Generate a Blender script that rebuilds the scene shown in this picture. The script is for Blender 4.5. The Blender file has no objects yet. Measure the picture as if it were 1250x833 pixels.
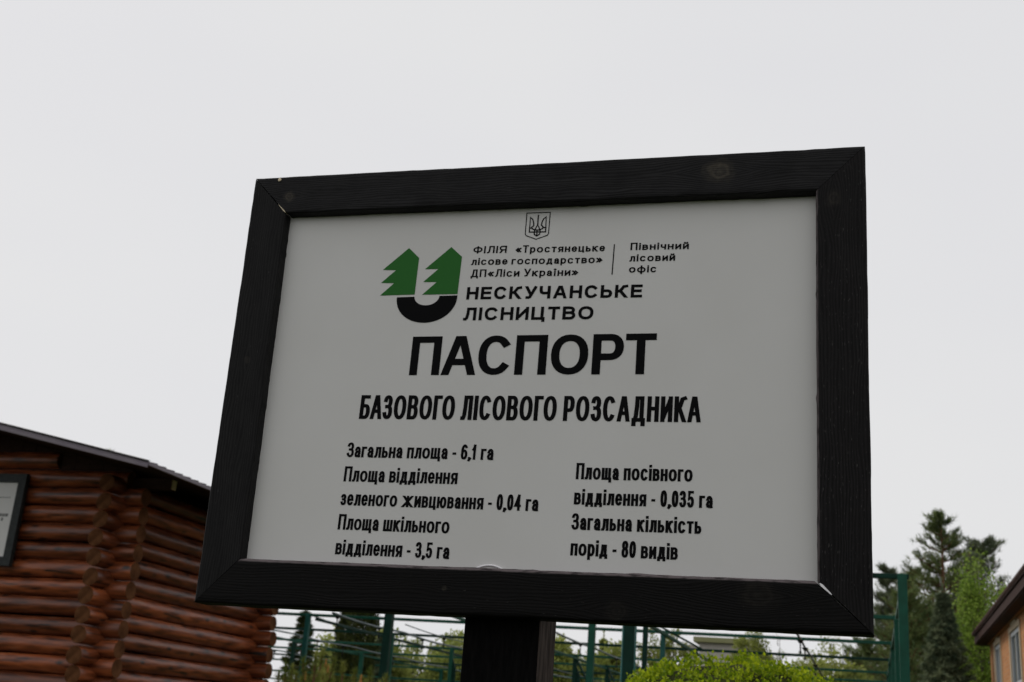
import bpy, bmesh, math, random
import numpy as np
from mathutils import Matrix, Vector
random.seed(7)
S = bpy.context.scene
C = S.collection
R = math.radians

# ------------------------------------------------------------------ camera
cam = bpy.data.cameras.new('camera')
cam.sensor_width = 22.3
cam.lens = 25.957
cam.clip_start = 0.05
cam.clip_end = 3000
cam.dof.use_dof = True
cam.dof.focus_distance = 2.12
cam.dof.aperture_fstop = 6.3
co = bpy.data.objects.new('camera', cam)
C.objects.link(co)
_f, _cx, _cy = 1455.0, 625.0, 416.5
def _d(px, py): return Vector((px-_cx, -(py-_cy), -_f)).normalized()
_Y = _d(1068, 930); _U = _d(960, -4000); _U = (_U - _Y*_Y.dot(_U)).normalized(); _X = _Y.cross(_U)
M3 = Matrix((_X, _Y, _U))
co.matrix_world = Matrix.Translation((0, 0, 1.65)) @ M3.to_4x4()
S.camera = co

# ------------------------------------------------------------------ sky + sun (overcast)
SUN_EL, SUN_AZ = R(42), R(-68)          # azimuth from +Y towards +X
w = bpy.data.worlds.new('World'); S.world = w; w.use_nodes = True
nt = w.node_tree; nd = nt.nodes; lk = nt.links
bg = nd['Background']
sky = nd.new('ShaderNodeTexSky'); sky.sky_type = 'NISHITA'; sky.sun_disc = False
sky.sun_elevation = SUN_EL; sky.sun_rotation = SUN_AZ
sky.air_density = 1.0; sky.dust_density = 3.0
tc = nd.new('ShaderNodeTexCoord')
nz = nd.new('ShaderNodeTexNoise'); nz.inputs['Scale'].default_value = 1.6; nz.inputs['Detail'].default_value = 3
mp = nd.new('ShaderNodeMapping'); mp.inputs['Scale'].default_value = (1, 1, 2.2)
lk.new(tc.outputs['Generated'], mp.inputs['Vector']); lk.new(mp.outputs[0], nz.inputs['Vector'])
rp = nd.new('ShaderNodeValToRGB')
rp.color_ramp.elements[0].position = 0.3; rp.color_ramp.elements[0].color = (7.45, 7.44, 7.70, 1)
rp.color_ramp.elements[1].position = 0.7; rp.color_ramp.elements[1].color = (7.85, 7.84, 7.88, 1)
lk.new(nz.outputs['Fac'], rp.inputs['Fac'])
mx = nd.new('ShaderNodeMixRGB'); mx.inputs['Fac'].default_value = 0.97     # a closed cloud layer over the clear sky
lk.new(sky.outputs[0], mx.inputs[1]); lk.new(rp.outputs[0], mx.inputs[2])
lk.new(mx.outputs[0], bg.inputs['Color']); bg.inputs['Strength'].default_value = 0.1
sl = bpy.data.lights.new('sun', 'SUN'); sl.energy = 1.5; sl.angle = R(18); sl.color = (1.0, 0.965, 0.92)
so = bpy.data.objects.new('sun', sl); C.objects.link(so)
sd = Vector((math.sin(SUN_AZ)*math.cos(SUN_EL), math.cos(SUN_AZ)*math.cos(SUN_EL), math.sin(SUN_EL)))
so.rotation_euler = sd.to_track_quat('Z', 'Y').to_euler(); so.location = (10, 20, 30)
S.view_settings.view_transform = 'Standard'; S.view_settings.look = 'None'
S.view_settings.exposure = 0.0; S.view_settings.gamma = 1.0
S.cycles.max_bounces = 6

# ------------------------------------------------------------------ materials
def mat(name, col, rough=0.7, spec=0.3, col2=None, scale=20.0, stretch=(1, 1, 1), bump=0.0, detail=4, pos=(0.35, 0.7), coord='Object', metal=0.0, trans=False, bdist=0.01):
    m = bpy.data.materials.new(name); m.use_nodes = True
    t = m.node_tree; n = t.nodes; l = t.links
    b = n['Principled BSDF']
    b.inputs['Base Color'].default_value = (*col, 1); b.inputs['Roughness'].default_value = rough
    b.inputs['Specular IOR Level'].default_value = spec; b.inputs['Metallic'].default_value = metal
    if col2 is not None or bump:
        c = n.new('ShaderNodeTexCoord'); p = n.new('ShaderNodeMapping'); p.inputs['Scale'].default_value = stretch
        x = n.new('ShaderNodeTexNoise'); x.inputs['Scale'].default_value = scale; x.inputs['Detail'].default_value = detail
        l.new(c.outputs[coord], p.inputs['Vector']); l.new(p.outputs[0], x.inputs['Vector'])
        if col2 is not None:
            r = n.new('ShaderNodeValToRGB')
            r.color_ramp.elements[0].position = pos[0]; r.color_ramp.elements[0].color = (*col, 1)
            r.color_ramp.elements[1].position = pos[1]; r.color_ramp.elements[1].color = (*col2, 1)
            l.new(x.outputs['Fac'], r.inputs['Fac']); l.new(r.outputs[0], b.inputs['Base Color'])
        if bump:
            u = n.new('ShaderNodeBump'); u.inputs['Strength'].default_value = bump; u.inputs['Distance'].default_value = bdist
            l.new(x.outputs['Fac'], u.inputs['Height']); l.new(u.outputs[0], b.inputs['Normal'])
    return m

def leafmat(name, c1, c2, rough=0.6, scale=2.0, transl=0.35, spec=0.12):
    m = bpy.data.materials.new(name); m.use_nodes = True
    t = m.node_tree; n = t.nodes; l = t.links
    b = n['Principled BSDF']; b.inputs['Roughness'].default_value = rough; b.inputs['Specular IOR Level'].default_value = spec
    c = n.new('ShaderNodeTexCoord'); x = n.new('ShaderNodeTexNoise'); x.inputs['Scale'].default_value = scale; x.inputs['Detail'].default_value = 5
    l.new(c.outputs['Object'], x.inputs['Vector'])
    wn = n.new('ShaderNodeAttribute'); wn.attribute_name = 'tone'
    ad = n.new('ShaderNodeMath'); ad.operation = 'ADD'
    l.new(x.outputs['Fac'], ad.inputs[0]); l.new(wn.outputs['Fac'], ad.inputs[1])
    r = n.new('ShaderNodeValToRGB')
    r.color_ramp.elements[0].position = 0.35; r.color_ramp.elements[0].color = (*c1, 1)
    r.color_ramp.elements[1].position = 1.0; r.color_ramp.elements[1].color = (*c2, 1)
    l.new(ad.outputs[0], r.inputs['Fac']); l.new(r.outputs[0], b.inputs['Base Color'])
    tr = n.new('ShaderNodeBsdfTranslucent'); l.new(r.outputs[0], tr.inputs['Color'])
    ms = n.new('ShaderNodeMixShader'); ms.inputs[0].default_value = transl
    l.new(b.outputs[0], ms.inputs[1]); l.new(tr.outputs[0], ms.inputs[2])
    l.new(ms.outputs[0], n['Material Output'].inputs['Surface'])
    return m

def signwood(name, knots, lit_wear=None, base=(0.0085, 0.0083, 0.0085), light=(0.019, 0.0185, 0.0185), scuff=0.0, seed=0.0):
    """black stained board; UV = metres along / across; knots = [(u, v, radius, tone)]"""
    m = bpy.data.materials.new(name); m.use_nodes = True
    t = m.node_tree; n = t.nodes; l = t.links
    b = n['Principled BSDF']; b.inputs['Specular IOR Level'].default_value = 0.1
    uv = n.new('ShaderNodeUVMap')
    sx = n.new('ShaderNodeSeparateXYZ'); l.new(uv.outputs[0], sx.inputs[0])
    def math_(op, a, c=None, d=None):
        q = n.new('ShaderNodeMath'); q.operation = op
        for i, v in enumerate((a, c, d)):
            if v is None: continue
            if isinstance(v, (int, float)): q.inputs[i].default_value = v
            else: l.new(v, q.inputs[i])
        return q.outputs[0]
    V = math_('ADD', sx.outputs[1], 0.0)
    masks = []
    for (ku, kv, kr, tone) in knots:
        du = math_('SUBTRACT', sx.outputs[0], ku); dv = math_('SUBTRACT', sx.outputs[1], kv)
        du2 = math_('MULTIPLY', du, 0.62)
        d = math_('SQRT', math_('ADD', math_('MULTIPLY', du2, du2), math_('MULTIPLY', dv, dv)))
        g = math_('POWER', 2.718, math_('MULTIPLY', math_('MULTIPLY', d, d), -0.35/(kr*kr)))
        # grain lines bend round the knot
        V = math_('SUBTRACT', V, math_('MULTIPLY', math_('MULTIPLY', math_('SIGN', dv), g), kr*0.8))
        wn0 = n.new('ShaderNodeTexNoise'); wn0.inputs['Scale'].default_value = 0.55/kr; wn0.inputs['Detail'].default_value = 3; l.new(uv.outputs[0], wn0.inputs['Vector'])
        d_round = math_('SQRT', math_('ADD', math_('MULTIPLY', du, du), math_('MULTIPLY', math_('MULTIPLY', dv, dv), 1.25)))
        d_round = math_('ADD', d_round, math_('MULTIPLY', math_('SUBTRACT', wn0.outputs['Fac'], .5), kr*1.5))
        mk = n.new('ShaderNodeMapRange'); mk.interpolation_type = 'SMOOTHSTEP'
        mk.inputs['From Min'].default_value = kr*1.25; mk.inputs['From Max'].default_value = kr*0.6
        mk.inputs['To Min'].default_value = 0; mk.inputs['To Max'].default_value = tone
        l.new(d_round, mk.inputs['Value']); masks.append((mk.outputs[0], d_round, kr))
    cb = n.new('ShaderNodeCombineXYZ'); l.new(math_('ADD', sx.outputs[0], seed), cb.inputs[0]); l.new(V, cb.inputs[1])
    def noise(sxx, syy, sc, det=4):
        mp = n.new('ShaderNodeMapping'); mp.inputs['Scale'].default_value = (sxx, syy, 1)
        x = n.new('ShaderNodeTexNoise'); x.inputs['Scale'].default_value = sc; x.inputs['Detail'].default_value = det
        l.new(cb.outputs[0], mp.inputs[0]); l.new(mp.outputs[0], x.inputs['Vector']); return x.outputs['Fac']
    big = noise(1.2, 6, 5, 2)
    # growth-ring lines along the board
    mid_ = noise(1.6, 14, 5, 2)
    ph = math_('ADD', math_('MULTIPLY', V, 1150.0), math_('ADD', math_('MULTIPLY', big, 26.0), math_('MULTIPLY', mid_, 3.0)))
    ring = math_('MULTIPLY', math_('ADD', math_('SINE', ph), 1.0), 0.5)
    fine = noise(8, 220, 6, 5)
    rm_ = math_('MULTIPLY', noise(1.5, 10, 4, 3), 0.75)
    grain = math_('ADD', math_('MULTIPLY', ring, rm_), math_('MULTIPLY', fine, 0.58))
    patch = noise(5, 9, 4, 4)
    r = n.new('ShaderNodeValToRGB')
    r.color_ramp.elements[0].position = 0.32; r.color_ramp.elements[0].color = (*base, 1)
    r.color_ramp.elements[1].position = 0.70; r.color_ramp.elements[1].color = (*light, 1)
    l.new(math_('ADD', math_('MULTIPLY', grain, 0.58), math_('MULTIPLY', patch, 0.42)), r.inputs['Fac'])
    col = r.outputs[0]
    def mixc(f, a, rgb):
        q = n.new('ShaderNodeMixRGB'); l.new(f, q.inputs[0]); l.new(a, q.inputs[1]); q.inputs[2].default_value = (*rgb, 1); return q.outputs[0]
    for mk, dr, kr in masks:
        kn = n.new('ShaderNodeTexNoise'); kn.inputs['Scale'].default_value = 90; l.new(uv.outputs[0], kn.inputs['Vector'])
        rings_ = math_('ADD', math_('MULTIPLY', math_('SINE', math_('MULTIPLY', dr, 13.0/kr)), .22), .55)
        rr = math_('MULTIPLY', mk, math_('MULTIPLY', rings_, math_('ADD', math_('MULTIPLY', kn.outputs['Fac'], 1.5), 0.05)))
        col = mixc(rr, col, (0.078, 0.068, 0.052))
    # scuffs, bare specks
    sc = noise(30, 160, 3, 3)
    k = n.new('ShaderNodeMapRange'); k.inputs['From Min'].default_value = 0.715 - scuff; k.inputs['From Max'].default_value = 0.80 - scuff
    l.new(sc, k.inputs['Value'])
    col = mixc(math_('MULTIPLY', k.outputs[0], 0.55), col, (0.11, 0.105, 0.10))
    if lit_wear:                                   # inner arris paler: rubbed paint plus caught sky light put into the colour
        w0, w1, amt = lit_wear
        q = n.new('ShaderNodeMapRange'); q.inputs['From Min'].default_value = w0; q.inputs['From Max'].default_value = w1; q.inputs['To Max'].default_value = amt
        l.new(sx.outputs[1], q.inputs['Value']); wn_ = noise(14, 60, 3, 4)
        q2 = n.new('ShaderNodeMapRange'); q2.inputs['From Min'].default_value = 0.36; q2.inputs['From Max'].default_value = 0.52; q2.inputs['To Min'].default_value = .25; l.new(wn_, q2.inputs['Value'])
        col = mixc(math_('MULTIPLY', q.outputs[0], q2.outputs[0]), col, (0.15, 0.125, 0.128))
    l.new(col, b.inputs['Base Color'])
    rg = n.new('ShaderNodeMapRange'); rg.inputs['To Min'].default_value = 0.42; rg.inputs['To Max'].default_value = 0.75
    l.new(patch, rg.inputs['Value']); l.new(rg.outputs[0], b.inputs['Roughness'])
    u = n.new('ShaderNodeBump'); u.inputs['Strength'].default_value = 0.55; u.inputs['Distance'].default_value = 0.0012
    l.new(math_('ADD', grain, math_('MULTIPLY', sc, 0.5)), u.inputs['Height']); l.new(u.outputs[0], b.inputs['Normal'])
    return m

def logmat(name, top, low, grey):
    """stained log: object X runs along the log"""
    m = bpy.data.materials.new(name); m.use_nodes = True
    t = m.node_tree; n = t.nodes; l = t.links
    b = n['Principled BSDF']; b.inputs['Specular IOR Level'].default_value = 0.5
    c = n.new('ShaderNodeTexCoord'); oi = n.new('ShaderNodeObjectInfo')
    mp = n.new('ShaderNodeMapping'); mp.inputs['Scale'].default_value = (0.9, 7, 7)
    l.new(c.outputs['Object'], mp.inputs['Vector'])
    cv = n.new('ShaderNodeCombineXYZ'); mu = n.new('ShaderNodeMath'); mu.operation = 'MULTIPLY'; mu.inputs[1].default_value = 37
    l.new(oi.outputs['Random'], mu.inputs[0]); l.new(mu.outputs[0], cv.inputs[0]); l.new(cv.outputs[0], mp.inputs['Location'])
    x = n.new('ShaderNodeTexNoise'); x.inputs['Scale'].default_value = 3; x.inputs['Detail'].default_value = 6
    l.new(mp.outputs[0], x.inputs['Vector'])
    r = n.new('ShaderNodeValToRGB'); e = r.color_ramp.elements
    e[0].position = 0.3; e[0].color = (*low, 1); e[1].position = 0.62; e[1].color = (*top, 1)
    k = r.color_ramp.elements.new(0.75); k.color = (*grey, 1)
    l.new(x.outputs['Fac'], r.inputs['Fac'])
    # knots
    mv = n.new('ShaderNodeMapping'); mv.inputs['Scale'].default_value = (1.0, 2.2, 2.2); l.new(c.outputs['Object'], mv.inputs['Vector']); l.new(cv.outputs[0], mv.inputs['Location'])
    vo = n.new('ShaderNodeTexVoronoi'); vo.inputs['Scale'].default_value = 2.9; l.new(mv.outputs[0], vo.inputs['Vector'])
    mr = n.new('ShaderNodeMapRange'); mr.inputs['From Min'].default_value = 0.22; mr.inputs['From Max'].default_value = 0.08
    l.new(vo.outputs['Distance'], mr.inputs['Value'])
    q = n.new('ShaderNodeMixRGB'); q.inputs[2].default_value = (0.02, 0.008, 0.005, 1)
    l.new(mr.outputs[0], q.inputs[0]); l.new(r.outputs[0], q.inputs[1])
    # drying cracks
    mc = n.new('ShaderNodeMapping'); mc.inputs['Scale'].default_value = (0.9, 16, 16); l.new(c.outputs['Object'], mc.inputs['Vector']); l.new(cv.outputs[0], mc.inputs['Location'])
    xc = n.new('ShaderNodeTexNoise'); xc.inputs['Scale'].default_value = 1.6; xc.inputs['Detail'].default_value = 2; l.new(mc.outputs[0], xc.inputs['Vector'])
    mk = n.new('ShaderNodeMapRange'); mk.inputs['From Min'].default_value = 0.665; mk.inputs['From Max'].default_value = 0.70; l.new(xc.outputs['Fac'], mk.inputs['Value'])
    q0 = q; q = n.new('ShaderNodeMixRGB'); q.inputs[2].default_value = (0.012, 0.006, 0.004, 1); l.new(mk.outputs[0], q.inputs[0]); l.new(q0.outputs[0], q.inputs[1])
    # per-log tone
    hv = n.new('ShaderNodeHueSaturation'); m2 = n.new('ShaderNodeMapRange'); m2.inputs['To Min'].default_value = 0.5; m2.inputs['To Max'].default_value = 1.15
    l.new(oi.outputs['Random'], m2.inputs['Value']); l.new(m2.outputs[0], hv.inputs['Value']); l.new(q.outputs[0], hv.inputs['Color'])
    l.new(hv.outputs[0], b.inputs['Base Color'])
    b.inputs['Roughness'].default_value = 0.36
    u = n.new('ShaderNodeBump'); u.inputs['Strength'].default_value = 0.5; u.inputs['Distance'].default_value = 0.012
    l.new(x.outputs['Fac'], u.inputs['Height']); l.new(u.outputs[0], b.inputs['Normal'])
    return m

def brickmat():
    m = bpy.data.materials.new('house_brick'); m.use_nodes = True
    t = m.node_tree; n = t.nodes; l = t.links; b = n['Principled BSDF']; b.inputs['Roughness'].default_value = 0.9; b.inputs['Specular IOR Level'].default_value = 0.08
    c = n.new('ShaderNodeTexCoord'); s = n.new('ShaderNodeSeparateXYZ'); l.new(c.outputs['Object'], s.inputs[0])
    a = n.new('ShaderNodeMath'); a.operation = 'ADD'; l.new(s.outputs[0], a.inputs[0]); l.new(s.outputs[1], a.inputs[1])
    v = n.new('ShaderNodeCombineXYZ'); l.new(a.outputs[0], v.inputs[0]); l.new(s.outputs[2], v.inputs[1])
    k = n.new('ShaderNodeTexBrick'); k.inputs['Scale'].default_value = 1.0
    k.inputs['Brick Width'].default_value = 0.26; k.inputs['Row Height'].default_value = 0.077; k.inputs['Mortar Size'].default_value = 0.008
    k.inputs['Color1'].default_value = (0.52, 0.25, 0.11, 1); k.inputs['Color2'].default_value = (0.42, 0.185, 0.08, 1); k.inputs['Mortar'].default_value = (0.42, 0.27, 0.16, 1)
    l.new(v.outputs[0], k.inputs['Vector']); l.new(k.outputs['Color'], b.inputs['Base Color'])
    u = n.new('ShaderNodeBump'); u.inputs['Strength'].default_value = 0.6; u.inputs['Distance'].default_value = 0.01; u.invert = True
    l.new(k.outputs['Fac'], u.inputs['Height']); l.new(u.outputs[0], b.inputs['Normal'])
    return m

M = {}
M['panel'] = mat('matt_white_composite', (0.605, 0.598, 0.578), 0.42, 0.3, (0.63, 0.624, 0.608), 5)
M['ink'] = mat('black_print', (0.0035, 0.0035, 0.004), 0.6, 0.05)
M['green_ink'] = mat('green_print', (0.014, 0.125, 0.013), 0.55, 0.2)
M['plain_white'] = mat('plain_white', (0.86, 0.84, 0.86), 0.5)
M['post_front'] = mat('post_black_stain', (0.0015, 0.0014, 0.0014), 0.8, 0.06, (0.005, 0.0045, 0.0045), 60, (3, 3, 0.4), 0.5, bdist=0.003)
M['post_side'] = mat('post_worn_side', (0.022, 0.016, 0.013), 0.85, 0.1, (0.075, 0.058, 0.05), 70, (4, 1, 0.25), 0.9, bdist=0.004)
M['log'] = logmat('stained_log', (0.30, 0.078, 0.024), (0.028, 0.005, 0.002), (0.24, 0.13, 0.08))
M['log_end'] = mat('log_end_grain', (0.06, 0.024, 0.010), 0.9, 0.05, (0.14, 0.060, 0.026), 9, bump=0.4)
M['roof_metal'] = mat('dark_roof_metal', (0.022, 0.016, 0.017), 0.5, 0.4, (0.035, 0.026, 0.027), 6)
M['flashing'] = mat('plum_flashing', (0.15, 0.125, 0.15), 0.45, 0.4, (0.18, 0.155, 0.175), 6)
M['dark_board'] = mat('dark_stained_board', (0.025, 0.010, 0.007), 0.8, 0.2, (0.05, 0.022, 0.014), 12, (0.5, 8, 8), 0.4)
M['gap_backing'] = mat('dark_gap_backing', (0.006, 0.004, 0.003), 0.95, 0.0)  # near-black, standing in for shade in the gaps between logs
M['pale_wood'] = mat('pale_cut_wood', (0.75, 0.64, 0.46), 0.8)
M['green_paint'] = mat('green_gloss_paint', (0.003, 0.052, 0.030), 0.5, 0.22, (0.005, 0.078, 0.046), 8)
M['teal_paint'] = mat('faded_green_paint', (0.006, 0.075, 0.062), 0.5, 0.3, (0.012, 0.10, 0.085), 8)
M['dkgreen_paint'] = mat('dark_green_paint', (0.0015, 0.02, 0.013), 0.5, 0.15, (0.003, 0.034, 0.021), 8)
M['grey_pipe'] = mat('grey_pipe', (0.09, 0.12, 0.125), 0.5, 0.3, (0.15, 0.18, 0.185), 5)
M['black_plastic'] = mat('black_plastic', (0.012, 0.012, 0.012), 0.5)
M['grass'] = mat('meadow_grass', (0.026, 0.034, 0.013), 0.95, 0.1, (0.05, 0.058, 0.026), 0.6, bump=0.6, bdist=0.05)
M['bark'] = mat('pine_bark', (0.09, 0.05, 0.03), 0.9, 0.1, (0.20, 0.10, 0.055), 6, (4, 4, 0.8), 0.6, bdist=0.03)
M['pale_bark'] = mat('pale_bark', (0.28, 0.27, 0.24), 0.9, 0.1, (0.12, 0.11, 0.09), 7, (1, 1, 3), 0.4)
M['twig'] = mat('grey_twig', (0.13, 0.10, 0.085), 0.9, 0.1)
M['pine'] = leafmat('pine_needles', (0.075, 0.11, 0.04), (0.23, 0.28, 0.10), scale=0.8, transl=0.35)
M['pine_grey'] = leafmat('grey_green_needles', (0.08, 0.105, 0.06), (0.21, 0.24, 0.13), scale=0.8, transl=0.2)
M['spruce'] = leafmat('spruce_needles', (0.045, 0.075, 0.042), (0.27, 0.31, 0.17), scale=1.4, transl=0.12)
M['thuja'] = leafmat('thuja_scales', (0.025, 0.038, 0.012), (0.10, 0.115, 0.03), scale=2.5, transl=0.15)
M['birch'] = leafmat('birch_leaves', (0.14, 0.24, 0.03), (0.33, 0.44, 0.08), scale=1.0, transl=0.45)
M['willow'] = leafmat('young_yellow_leaves', (0.19, 0.23, 0.05), (0.40, 0.43, 0.12), scale=0.8, transl=0.45)
M['box'] = leafmat('box_leaves', (0.12, 0.20, 0.006), (0.44, 0.52, 0.015), scale=7, transl=0.4)
M['mugo'] = leafmat('bright_needles', (0.10, 0.13, 0.02), (0.30, 0.30, 0.07), scale=5, transl=0.25)
M['shade_leaf'] = mat('inner_gap_shade', (0.02, 0.025, 0.006), 0.9, 0.05, (0.04, 0.045, 0.012), 20)  # shade between the bush's leaves put into the core colour
M['candle'] = mat('orange_pine_candle', (0.42, 0.17, 0.05), 0.8)
M['brick'] = brickmat()
M['plaster'] = mat('cream_trim', (0.46, 0.36, 0.24), 0.9, 0.2, (0.5, 0.43, 0.32), 3)
M['hall_wall'] = mat('pale_render', (0.46, 0.43, 0.39), 0.9, 0.2, (0.54, 0.50, 0.47), 0.5)
M['hall_roof'] = mat('mossy_roof', (0.26, 0.26, 0.13), 0.9, 0.2, (0.32, 0.31, 0.18), 1.0)
M['tile'] = mat('brown_roof_sheet', (0.045, 0.022, 0.016), 0.75, 0.3, (0.07, 0.035, 0.025), 3)
M['win_frame'] = mat('grey_window_frame', (0.45, 0.47, 0.48), 0.5)
g = bpy.data.materials.new('window_glass'); g.use_nodes = True; gb = g.node_tree.nodes['Principled BSDF']
gb.inputs['Base Color'].default_value = (0.06, 0.08, 0.09, 1); gb.inputs['Roughness'].default_value = 0.06; gb.inputs['Specular IOR Level'].default_value = 0.8
M['glass'] = g

# ------------------------------------------------------------------ helpers
def link(name, me, mats=(), parent=None):
    o = bpy.data.objects.new(name, me); C.objects.link(o)
    for m in (mats if isinstance(mats, (list, tuple)) else [mats]):
        if me is not None: me.materials.append(m)
    if parent is not None: o.parent = parent
    return o
def thing(name, label, cat, loc=(0, 0, 0), rotz=0, group=None):
    o = bpy.data.objects.new(name, None); C.objects.link(o); o.empty_display_size = 0.2
    o.location = loc; o.rotation_euler = (0, 0, rotz)
    tag(o, label, cat, group); return o
def tag(o, label=None, cat=None, group=None, kind=None):
    if label: o['label'] = label
    if cat: o['category'] = cat
    if group: o['group'] = group
    if kind: o['kind'] = kind
    return o
def mesh(name, v, f, smooth=False, mi=None, tone=None):
    me = bpy.data.meshes.new(name)
    me.from_pydata([tuple(map(float, p)) for p in v] if not isinstance(v, np.ndarray) else v.tolist(), [], f if not isinstance(f, np.ndarray) else f.tolist())
    if smooth: me.polygons.foreach_set('use_smooth', [True]*len(me.polygons))
    if mi is not None: me.polygons.foreach_set('material_index', mi)
    if tone is not None:
        a = me.attributes.new('tone', 'FLOAT', 'POINT'); a.data.foreach_set('value', np.asarray(tone, dtype=np.float32))
    me.update(); return me
BOXF = [(0, 1, 3, 2), (4, 6, 7, 5), (0, 4, 5, 1), (2, 3, 7, 6), (0, 2, 6, 4), (1, 5, 7, 3)]
def boxes_mesh(name, bl, bev=0.0):
    bm = bmesh.new()
    for (x0, y0, z0, x1, y1, z1) in bl:
        vs = [bm.verts.new((x, y, z)) for x in (x0, x1) for y in (y0, y1) for z in (z0, z1)]
        for q in BOXF: bm.faces.new([vs[i] for i in q])
    bmesh.ops.recalc_face_normals(bm, faces=bm.faces)
    if bev: bmesh.ops.bevel(bm, geom=bm.edges[:], offset=bev, segments=2, affect='EDGES', profile=0.5)
    me = bpy.data.meshes.new(name); bm.to_mesh(me); bm.free(); return me
def box(name, a, b, m, parent=None, bev=0.0):
    return link(name, boxes_mesh(name, [(*a, *b)], bev), m, parent)
def tube_data(pts, radii, n=8, cap=True):
    pts = [Vector(p) for p in pts]; V = []; F = []
    if isinstance(radii, (int, float)): radii = [radii]*len(pts)
    for i, p in enumerate(pts):
        t = (pts[min(i+1, len(pts)-1)] - pts[max(i-1, 0)]).normalized()
        a = t.cross(Vector((0, 0, 1)))
        if a.length < 1e-3: a = t.cross(Vector((0, 1, 0)))
        a.normalize(); b = t.cross(a).normalized()
        for k in range(n):
            an = 2*math.pi*k/n
            V.append(p + (a*math.cos(an) + b*math.sin(an))*radii[i])
    for i in range(len(pts)-1):
        for k in range(n):
            F.append((i*n+k, i*n+(k+1) % n, (i+1)*n+(k+1) % n, (i+1)*n+k))
    if cap: F.append(tuple(range(n))[::-1]); F.append(tuple((len(pts)-1)*n+k for k in range(n)))
    return V, F
def tube(name, pts, r, m, parent=None, n=8):
    V, F = tube_data(pts, r, n); me = mesh(name, V, F, True); return link(name, me, m, parent)
def multi(parts):
    V = []; F = []
    for v, f in parts:
        o = len(V); V += list(v); F += [tuple(i+o for i in q) for q in f]
    return V, F

# ------------------------------------------------------------------ ground
def ground():
    n = 60; V = []; F = []
    xs = [math.copysign(abs(t)**2.2*900, t) for t in np.linspace(-1, 1, n)]
    for y in xs:
        for x in xs:
            r = math.hypot(x, y); V.append((x, y+10, 0.0 if r < 60 else math.sin(x*0.01)*math.cos(y*0.013)*min(1.2, (r-60)*0.01)))
    for j in range(n-1):
        for i in range(n-1): F.append((j*n+i, j*n+i+1, (j+1)*n+i+1, (j+1)*n+i))
    o = link('ground', mesh('ground', V, F, True), M['grass']); tag(o, 'short meadow grass under the whole site', kind='structure')
    # grass tufts near the sign and buildings
    rng = np.random.default_rng(3); N = 14000
    c = np.column_stack([rng.uniform(-9, 5, N), rng.uniform(-2, 13, N), np.zeros(N)])
    keep = ~((c[:, 0] < -7.6) & (c[:, 1] > 11)); c = c[keep]; N = len(c)
    an = rng.uniform(0, 2*math.pi, N); h = rng.uniform(0.04, 0.12, N); wv = np.column_stack([np.cos(an), np.sin(an), np.zeros(N)])*0.004
    tip = c + np.column_stack([rng.normal(0, .02, N), rng.normal(0, .02, N), h])
    v = np.concatenate([c-wv, c+wv, tip]); i = np.arange(N); f = np.column_stack([i, i+N, i+2*N])
    o = link('grass', mesh('grass', v, f, tone=np.repeat(rng.uniform(-.2, .4, N), 1).tolist()*3), M['birch']); tag(o, 'short green grass blades around the sign post', 'grass', kind='stuff')
ground()

# ------------------------------------------------------------------ stroke lettering
def ell(cx, cy, rx, ry, a0=0, a1=360, n=28, e=2.25):
    out = []
    for i in range(n+1):
        a = R(a0 + (a1-a0)*i/n); c = math.cos(a); s = math.sin(a)
        out.append((cx + rx*math.copysign(abs(c)**(2/e), c), cy + ry*math.copysign(abs(s)**(2/e), s)))
    return out
def rb(x0, y0, y1, x1, k=0.42):
    ry = (y1-y0)/2; rx = min((x1-x0)*0.75, k)
    return [(x0, y0)] + ell(x1-rx, (y0+y1)/2, rx, ry, -90, 90, 14) + [(x0, y1)]
def mir(p): return [(1-x, y) for x, y in p]
L_, D_, C_ = 'L', 'D', 'C'     # open stroke with square ends, diagonal cut level, closed stroke
O = (C_, ell(.5, .5, .5, .5)[:-1])
c_arc = (L_, ell(.5, .5, .5, .5, 42, 318, 26)[0:])
three = [(L_, ell(.46, .765, .44, .235, 165, -80, 18) + [(.34, .53)]), (L_, [(.34, .53)] + ell(.5, .27, .5, .27, 80, -162, 20))]
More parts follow.
